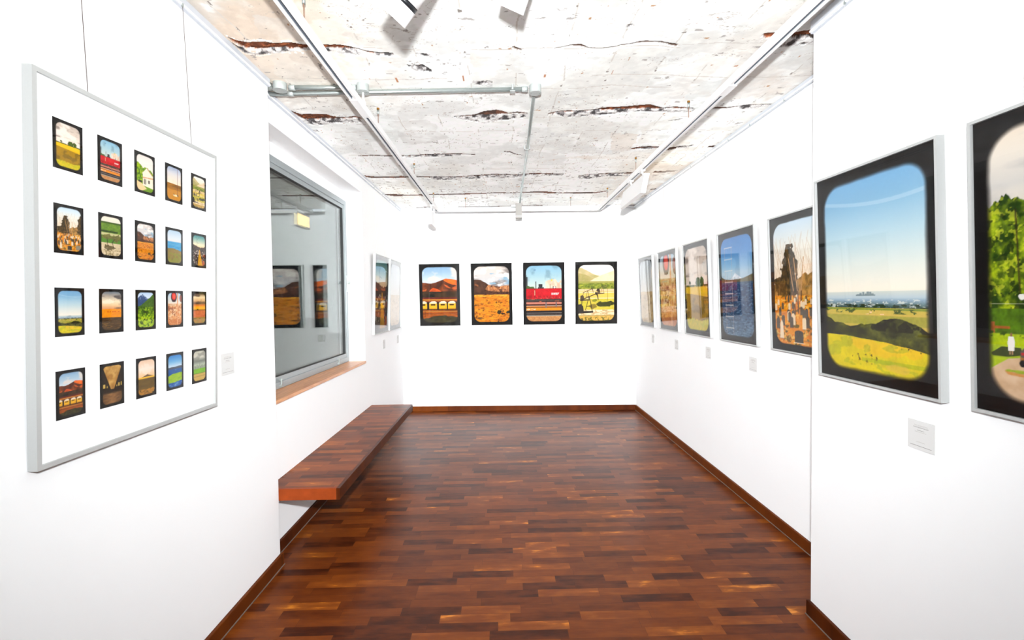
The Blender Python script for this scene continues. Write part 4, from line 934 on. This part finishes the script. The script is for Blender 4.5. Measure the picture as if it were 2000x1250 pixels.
FB = [(-1.1325, .563, sc_trains, 'framed photo of yellow train cars below orange hills, leftmost on the back wall'),
      (-0.437, .568, sc_desert, 'framed photo of an orange desert plain under a dark rocky ridge, on the back wall'),
      (0.260, .571, sc_redtrain, 'framed photo of a bright red train with factory chimneys, on the back wall'),
      (0.955, .574, sc_pump, 'framed photo of black pumpjacks in a sunlit valley, rightmost on the back wall')]
for x, wd, fn, lb in FB:
    picture(lb, (x, y_back(x) - .001, 1.157), A, th, wd, .847, .009, 'b', fn, (150, 220), 0.60, g_back, (.12, .12), 2.708)
picture('framed photo of a cluttered yard with a yellow path, beyond the window', (XLL + .001, 4.85, 1.153), RL, th, .59, .850, .010, 'l', sc_yard, (90, 130), 0.6, g_left, (.13, .13), 2.708)
picture('pale framed photo with painted reflection haze, in the far left corner beside the back wall', (XLL + .001, 5.50, 1.155), RL, th, .575, .847, .010, 'l', sc_pale, (80, 120), 0.72, g_left, (.13, .13), 2.708)

GRID = [[(sc_field, 'small print of a yellow field with round trees'), (sc_redtrain, 'small print of a red train'), (sc_white, 'small print of a white house among trees'), (sc_pole, 'small print of a brown plain with a pole'), (sc_pump, 'small print of pumpjacks in a valley')],
        [(sc_cemetery, 'small print of a golden cemetery'), (sc_trees, 'small print of green hills behind bare trees'), (sc_desert, 'small print of an orange desert'), (sc_coast, 'small print of a pale blue sea'), (sc_yard, 'small print of a yard with a yellow path')],
        [(sc_plain, 'small print of a yellow plain under blue sky'), (sc_bales, 'small print of an orange field with bales'), (sc_mount, 'small print of a snowy mountain over green forest'), (sc_signal, 'small print of a red signal lamp'), (sc_sunset, 'small print of an orange sunset field')],
        [(sc_trains, 'small print of yellow train cars and orange hills'), (sc_canopy, 'small print of a dark station canopy'), (sc_tan, 'small print of a tan plain with a low hill'), (sc_shore, 'small print of blue water with a green bank'), (sc_city, 'small print of a grey skyline over a green field')]]
def fill_grid(r):
    MB().box(.013, .79 - .013, -.019, -.014, .013, 1.09 - .013).build('mount_board', M_mat, r)
    for i, row in enumerate(GRID):
        for j, (fn, lb) in enumerate(row):
            o = print_mesh('photo_print', paint(fn, 62, 94, 0.72, asp=1.53, bx=.105, by=.068, rad=.17, soft=.02), .0915, .140, -.0205, r, .062 + .1434 * j, .122 + .2384 * (3 - i))
            o['label'] = lb
picture('large white framed board with twenty small landscape prints on the left wall', (XL + .001, 1.266, 1.052), RL, math.radians(1.55), .79, 1.09, .013, 'l', None, None, 1, None, (.19, .13), 2.700, 'framed_print_board', fill_grid)

# ------------------------------------------------------------------ label cards
def text_mesh(body, size, key, cache={}):
    if key in cache: return cache[key]
    cu = bpy.data.curves.new('lettering', 'FONT'); cu.body = body; cu.size = size; cu.align_x = 'CENTER'; cu.align_y = 'CENTER'; cu.extrude = 0.00008; cu.resolution_u = 2
    ob = bpy.data.objects.new('lettering', cu); COL.objects.link(ob)
    bpy.context.view_layer.update()
    dg = bpy.context.evaluated_depsgraph_get()
    me = bpy.data.meshes.new_from_object(ob.evaluated_get(dg))
    bpy.data.objects.remove(ob); bpy.data.curves.remove(cu)
    me.name = 'lettering'
    cache[key] = me
    return me
def card(label, loc, phi, group):
    r = empty('label_card', loc, (0, 0, phi)); tag(r, label, 'label', group)
    W, H = .102, .100
    MB().box(0, W, -.003, -.0002, 0, H).build('card', M_card, r)
    for body, size, z, mat in (('THE OBSERVATORY', .0058, .083, M_ink_light), ('PHOTOGRAPHY GALLERY', .0050, .0765, M_ink)):
        me = text_mesh(body, size, body)
        if not me.materials: me.materials.append(mat)
        o = bpy.data.objects.new('heading_text', me); COL.objects.link(o); o.parent = r
        o.location = (W / 2, -.0032, z); o.rotation_euler = (math.pi / 2, 0, 0)
    # illegible small print, as rows of tiny strokes
    rng = random.Random(5)
    for nm, z, x0, x1, mat in (('title_line', .066, .036, .064, M_ink), ('title_line', .0605, .028, .072, M_ink_light), ('title_line', .026, .034, .066, M_ink_light), ('footer_line', .012, .010, .092, M_ink)):
        mb = MB(); x = x0
        while x < x1:
            d = rng.uniform(.0012, .0035); mb.box(x, min(x + d, x1), -.0033, -.003, z, z + .0014); x += d + .0007
        mb.build(nm, mat, r)
gc = 'label cards under the pictures'
card('white label card under the large yellow plain photo', (XR, 1.600, .966), RW, gc)
for y, lb in ((5.498, 'label card under the pale corner photo on the right wall'), (4.753, 'label card under the red signal lamp photo on the right wall'),
              (4.019, 'label card under the green and yellow field photo on the right wall'), (3.300, 'label card under the blue lake photo on the right wall')):
    card(lb, (XRR, y, .970), RW, gc)
for x, lb in ((-.706, 'faint label card under the yellow train cars photo on the back wall'), (-.013, 'faint label card under the orange desert photo on the back wall'),
              (.676, 'faint label card under the red train photo on the back wall'), (1.363, 'faint label card under the pumpjack photo on the back wall')):
    card(lb, (x, y_back(x), .968), A, gc)
card('pale label card right of the board with twenty small prints', (XL, 2.133, 1.168), RL, gc)
card('label card under the yard photo beyond the window', (XLL, 5.262, .962), RL, gc)
card('label card under the pale photo in the far left corner', (XLL, 5.957, .962), RL, gc)

# ------------------------------------------------------------------ light tracks
TZ0, TZ1 = 2.583, 2.620
def track(label, x0, x1, y0, y1, along, feeds):
    r = empty('light_track', (0, 0, 0)); tag(r, label, 'light track', 'white ceiling light tracks')
    if along == 'y':
        a, b2 = x0, x1; s = (b2 - a)
        mb = MB().box(a, a + .004, y0, y1, TZ0, TZ1).box(b2 - .004, b2, y0, y1, TZ0, TZ1).box(a + .004, b2 - .004, y0, y1, TZ1 - .005, TZ1).box(a + .004, a + s * .32, y0, y1, TZ0, TZ0 + .004).box(b2 - s * .32, b2 - .004, y0, y1, TZ0, TZ0 + .004)
        o = mb.build('track_profile', M_white, r)
        MB().box(a + s * .3, a + s * .36, y0, y1, TZ0 + .004, TZ1 - .006).box(b2 - s * .36, b2 - s * .3, y0, y1, TZ0 + .004, TZ1 - .006).box(a + s * .36, b2 - s * .36, y0, y1, TZ0 + .020, TZ1 - .006).build('track_channel', M_track_in, r)
        for ya, yb in feeds: MB().box(a - .001, b2 + .001, ya, yb, TZ0 - .003, TZ1 - .001).build('track_connector', M_white, r, bevel=.001)
    else:
        mb = MB().box(x0, x1, y0, y0 + .004, TZ0, TZ1).box(x0, x1, y1 - .004, y1, TZ0, TZ1).box(x0, x1, y0 + .004, y1 - .004, TZ1 - .005, TZ1).box(x0, x1, y0 + .004, y0 + .013, TZ0, TZ0 + .004).box(x0, x1, y1 - .013, y1 - .004, TZ0, TZ0 + .004)
        mb.build('track_profile', M_white, r)
        MB().box(x0, x1, y0 + .012, y1 - .012, TZ0 + .02, TZ1 - .006).build('track_channel', M_track_in, r)
        for xa, xb in feeds: MB().box(xa, xb, y0 - .001, y1 + .001, TZ0 - .002, TZ1 - .001).build('track_connector', M_white, r, bevel=.001)
    return r
track('white light track running along the left side of the ceiling', -.810, -.768, -1.2, 5.70, 'y', [(2.53, 2.77)])
track('white light track running along the right side of the ceiling', 1.169, 1.211, -1.2, 5.70, 'y', [(2.38, 2.50)])
track('short white light track crossing the ceiling in front of the back wall', -.767, 1.168, 5.660, 5.700, 'x', [(-.767, -.70), (1.10, 1.168)])

# conduit and boxes
def thing(name, label, cat, group=None, loc=(0, 0, 0)):
    r = empty(name, loc); tag(r, label, cat, group); return r
PZ = ZC - .018
r = thing('conduit_pipe', 'nearer grey steel conduit ending at the round box beside the left track', 'pipe', 'steel conduits on the ceiling')
MB().tube([(-1.36, 2.715, PZ), (-1.294, 2.705, PZ)], .0125, 16).tube([(-1.206, 2.700, PZ), (-.825, 2.705, PZ)], .0125, 16).build('pipe', M_steel, r, smooth=True)
for x in (-1.187, -.84): MB().tube([(x - .016, 2.703, PZ), (x + .016, 2.703, PZ)], .0155, 16).build('pipe_coupling', M_galv_flat, r, smooth=True)
r = thing('conduit_pipe', 'long grey steel conduit crossing the ceiling from the left wall to the middle box', 'pipe', 'steel conduits on the ceiling')
MB().tube([(-1.37, 2.785, PZ), (-1.27, 2.780, PZ), (.160, 2.735, PZ)], .0125, 16).build('pipe', M_steel, r, smooth=True)
for x, y in ((-1.23, 2.779), (.14, 2.736)): MB().tube([(x - .016, y, PZ), (x + .016, y, PZ)], .0155, 16).build('pipe_coupling', M_galv_flat, r, smooth=True)
MB().box(.055, .085, 2.722, 2.756, ZC - .034, ZC - .030).tube([(.07, 2.715, ZC + .005), (.07, 2.715, ZC - .028)], .006, 8).build('pipe_clamp', M_galv_flat, r)
r = thing('conduit_pipe', 'slim grey steel conduit running down the middle of the ceiling to the back wall', 'pipe', 'steel conduits on the ceiling')
MB().tube([(.199, 2.765, PZ), (.214, 3.9, PZ), (.222, 5.55, PZ), (.220, 5.615, PZ - .03), (.218, 5.625, 2.664)], .0105, 14).build('pipe', M_steel, r, smooth=True)
for y in (3.78, 5.05, 5.62):
    x = .199 + (y - 2.765) * .0095
    MB().box(x - .022, x + .022, y - .008, y + .008, PZ - .014, PZ - .011).box(x - .022, x - .018, y - .008, y + .008, PZ - .014, ZC + .002).box(x + .018, x + .022, y - .008, y + .008, PZ - .014, ZC + .002).build('pipe_clamp', M_galv_flat, r)
def round_box(label, x, y, rad, z0):
    r = thing('junction_box', label, 'junction box', 'round junction boxes on the ceiling', (x, y, z0))
    MB().tube([(0, 0, ZC + .003 - z0), (0, 0, .004)], rad, 32).build('box_body', M_galv_flat, r, smooth=True, bevel=.001)
    MB().tube([(0, 0, .004), (0, 0, 0)], rad * 1.04, 32).build('box_lid', M_galv_flat, r, smooth=True)
    for s in (-1, 1): MB().tube([(s * rad * .7, 0, 0), (s * rad * .7, 0, -.002)], .004, 8).build('screw', M_steel, r)
    return r
r1 = round_box('round grey junction box beside the left light track', -.787, 2.70, .034, 2.698)
fd = thing('feed_stem', 'short bent white feed stem joining the round box to the left track', 'cable')
MB().tube([(-.787, 2.705, 2.698), (-.787, 2.706, 2.665), (-.785, 2.725, 2.645), (-.785, 2.728, TZ1 - .001)], .006, 12).build('stem', M_white, fd, smooth=True)
round_box('round grey junction box in the middle of the ceiling where the conduits meet', .202, 2.725, .034, 2.698)
r0 = round_box('round grey junction box on the pipes at the left wall corner', -1.25, 2.685, .036, 2.702)
MB().tube([(-.052, -.015, .035), (-.052, -.015, .012)], .016, 16).build('side_hub', M_steel, r0, smooth=True)

# anchors with short threaded rods
ANCH = [(-.789, 3.032, 'on the left track, just past its white connector'), (-.789, 4.238, 'on the left track, halfway to the back wall'), (-.789, 5.400, 'on the left track above the small white lamp'),
        (-.444, 5.680, 'on the far track, left of the middle conduit'), (.839, 5.680, 'on the far track, right of the middle conduit'), (1.190, 5.237, 'on the right track past the wide lamp'),
        (1.190, 4.119, 'on the right track above the wide lamp'), (1.190, 2.948, 'on the right track, nearest to the camera'), (-.789, 1.919, 'cut by the top edge beside the left track')]
for x, y, where in ANCH:
    r = thing('ceiling_anchor', 'brass anchor rod ' + where, 'ceiling anchor', 'ceiling anchors with short rods', (x, y, 2.645))
    MB().tube([(0, 0, .102), (0, 0, .088)], .009, 10).build('anchor_collar', M_brass, r)
    MB().tube([(0, 0, .088), (0, 0, .060)], .007, 10).build('anchor_sleeve', M_steel, r, smooth=True)
    MB().tube([(0, 0, .062), (0, 0, -.024)], .0022, 8).build('rod', M_rod, r)

# ------------------------------------------------------------------ lamps on the tracks
def slab(pts_near, pts_far):
    """pts: four (x, z) corners, near and far y given"""
    (yn, qn), (yf, qf) = pts_near, pts_far
    vs = [(x, yn, z) for x, z in qn] + [(x, yf, z) for x, z in qf]
    return MB().add(vs, [(0, 1, 2, 3), (7, 6, 5, 4), (0, 4, 5, 1), (1, 5, 6, 2), (2, 6, 7, 3), (3, 7, 4, 0)])
r = thing('wall_washer', 'wide white box lamp tilted below the right light track', 'lamp', loc=(0, 0, 0))
q = [(1.166, 2.387), (1.209, 2.385), (1.244, 2.550), (1.201, 2.552)]
slab((3.90, q), (4.60, q)).build('lamp_housing', M_white, r, bevel=.002)
fq = [(1.2155, 2.408), (1.2175, 2.408), (1.2445, 2.532), (1.2425, 2.532)]
slab((3.93, fq), (4.57, fq)).build('lamp_face', M_warm, r)
for y in (3.94, 4.29):
    MB().tube([(1.190, y, TZ0 - .001), (1.190, y, 2.60 - .035), (1.205, y, 2.545)], .008, 12).build('lamp_stem', M_white, r, smooth=True)
    MB().box(1.171, 1.209, y - .035, y + .035, TZ0 - .012, TZ0 - .0005).build('track_adapter', M_white, r, bevel=.001)
r = thing('wall_washer', 'small white box lamp hanging near the far end of the left track', 'lamp')
MB().box(-.830, -.787, 5.20, 5.55, 2.358, 2.522).build('lamp_housing', M_white, r, bevel=.002)
MB().box(-.8325, -.8305, 5.22, 5.53, 2.378, 2.500).build('lamp_face', M_warm, r)
for y in (5.27, 5.46):
    MB().tube([(-.798, y, TZ0 - .001), (-.798, y, 2.520)], .008, 12).build('lamp_stem', M_white, r, smooth=True)
MB().box(-.808, -.770, 5.25, 5.48, TZ0 - .012, TZ0 - .0005).build('track_adapter', M_white, r, bevel=.001)
r = thing('wall_washer', 'grey box lamp below the middle of the far track, where the middle conduit ends', 'lamp')
MB().box(.163, .237, 5.600, 5.656, 2.510, 2.662).build('lamp_housing', M_lampgrey, r, bevel=.002)
MB().box(.161, .239, 5.598, 5.658, 2.504, 2.510).build('trim_band', M_white, r)
MB().box(.163, .237, 5.600, 5.656, 2.480, 2.504).build('lower_cap', M_lampgrey, r, bevel=.002)
MB().box(.110, .163, 5.625, 5.656, 2.624, 2.644).build('track_adapter', M_galv_flat, r)

def cylinder_spot(label, centre_cam, axis_cam, box):
    def w3(c): return Vector((right[i] * c[0] + down[i] * c[1] + fwd[i] * c[2] for i in range(3)))
    c = w3(centre_cam) + Vector((0, 0, CAM_H)); a = w3(axis_cam).normalized()
    r = thing('track_spotlight', label, 'lamp', 'cylinder spotlights above the camera', tuple(round(v, 4) for v in c))
    p = lambda t: a * t
    R = .050
    MB().tube([p(0), p(.052)], R, 40, caps=False).tube([p(.052), p(.0)], R - .003, 40, caps=False).build('lamp_shade', M_white, r, smooth=True)
    MB().tube([p(.034), p(.036)], R - .004, 32).build('lamp_face', M_warm, r)
    MB().tube([p(.050), p(.054)], R, 40).build('shade_rim', M_white, r, smooth=True)
    MB().tube([p(.054), p(.070)], R - .001, 40).build('black_ring', M_black, r, smooth=True)
    MB().tube([p(.070), p(.19)], R + .0005, 40).build('lamp_housing', M_white, r, smooth=True)
    top = Vector((0, -.03, ZC + .003 - c.z))
    MB().tube([p(.17), Vector((a.x * .17, a.y * .17 - .01, a.z * .17 + .05)), (a.x * .17, a.y * .17 - .01, top.z)], .010, 12).build('lamp_stem', M_white, r, smooth=True)
    MB().tube([(a.x * .17, a.y * .17 - .01, top.z - .02), (a.x * .17, a.y * .17 - .01, top.z)], .045, 28).build('ceiling_plate', M_white, r, smooth=True)
    return r
def camp(px, py, d): return ((px - 1000) / 905 * d, (py - 611) / 905 * d, d)
cylinder_spot('white cylinder spotlight with black ring at the top edge, left of centre', (-0.3945, -0.9775, 1.53), (.69, -.72, -.283), True)
cylinder_spot('plain white spotlight cut by the top edge, right of the one with the black ring', (-0.0045, -1.1049, 1.69), (.42, -.91, -.593), False)
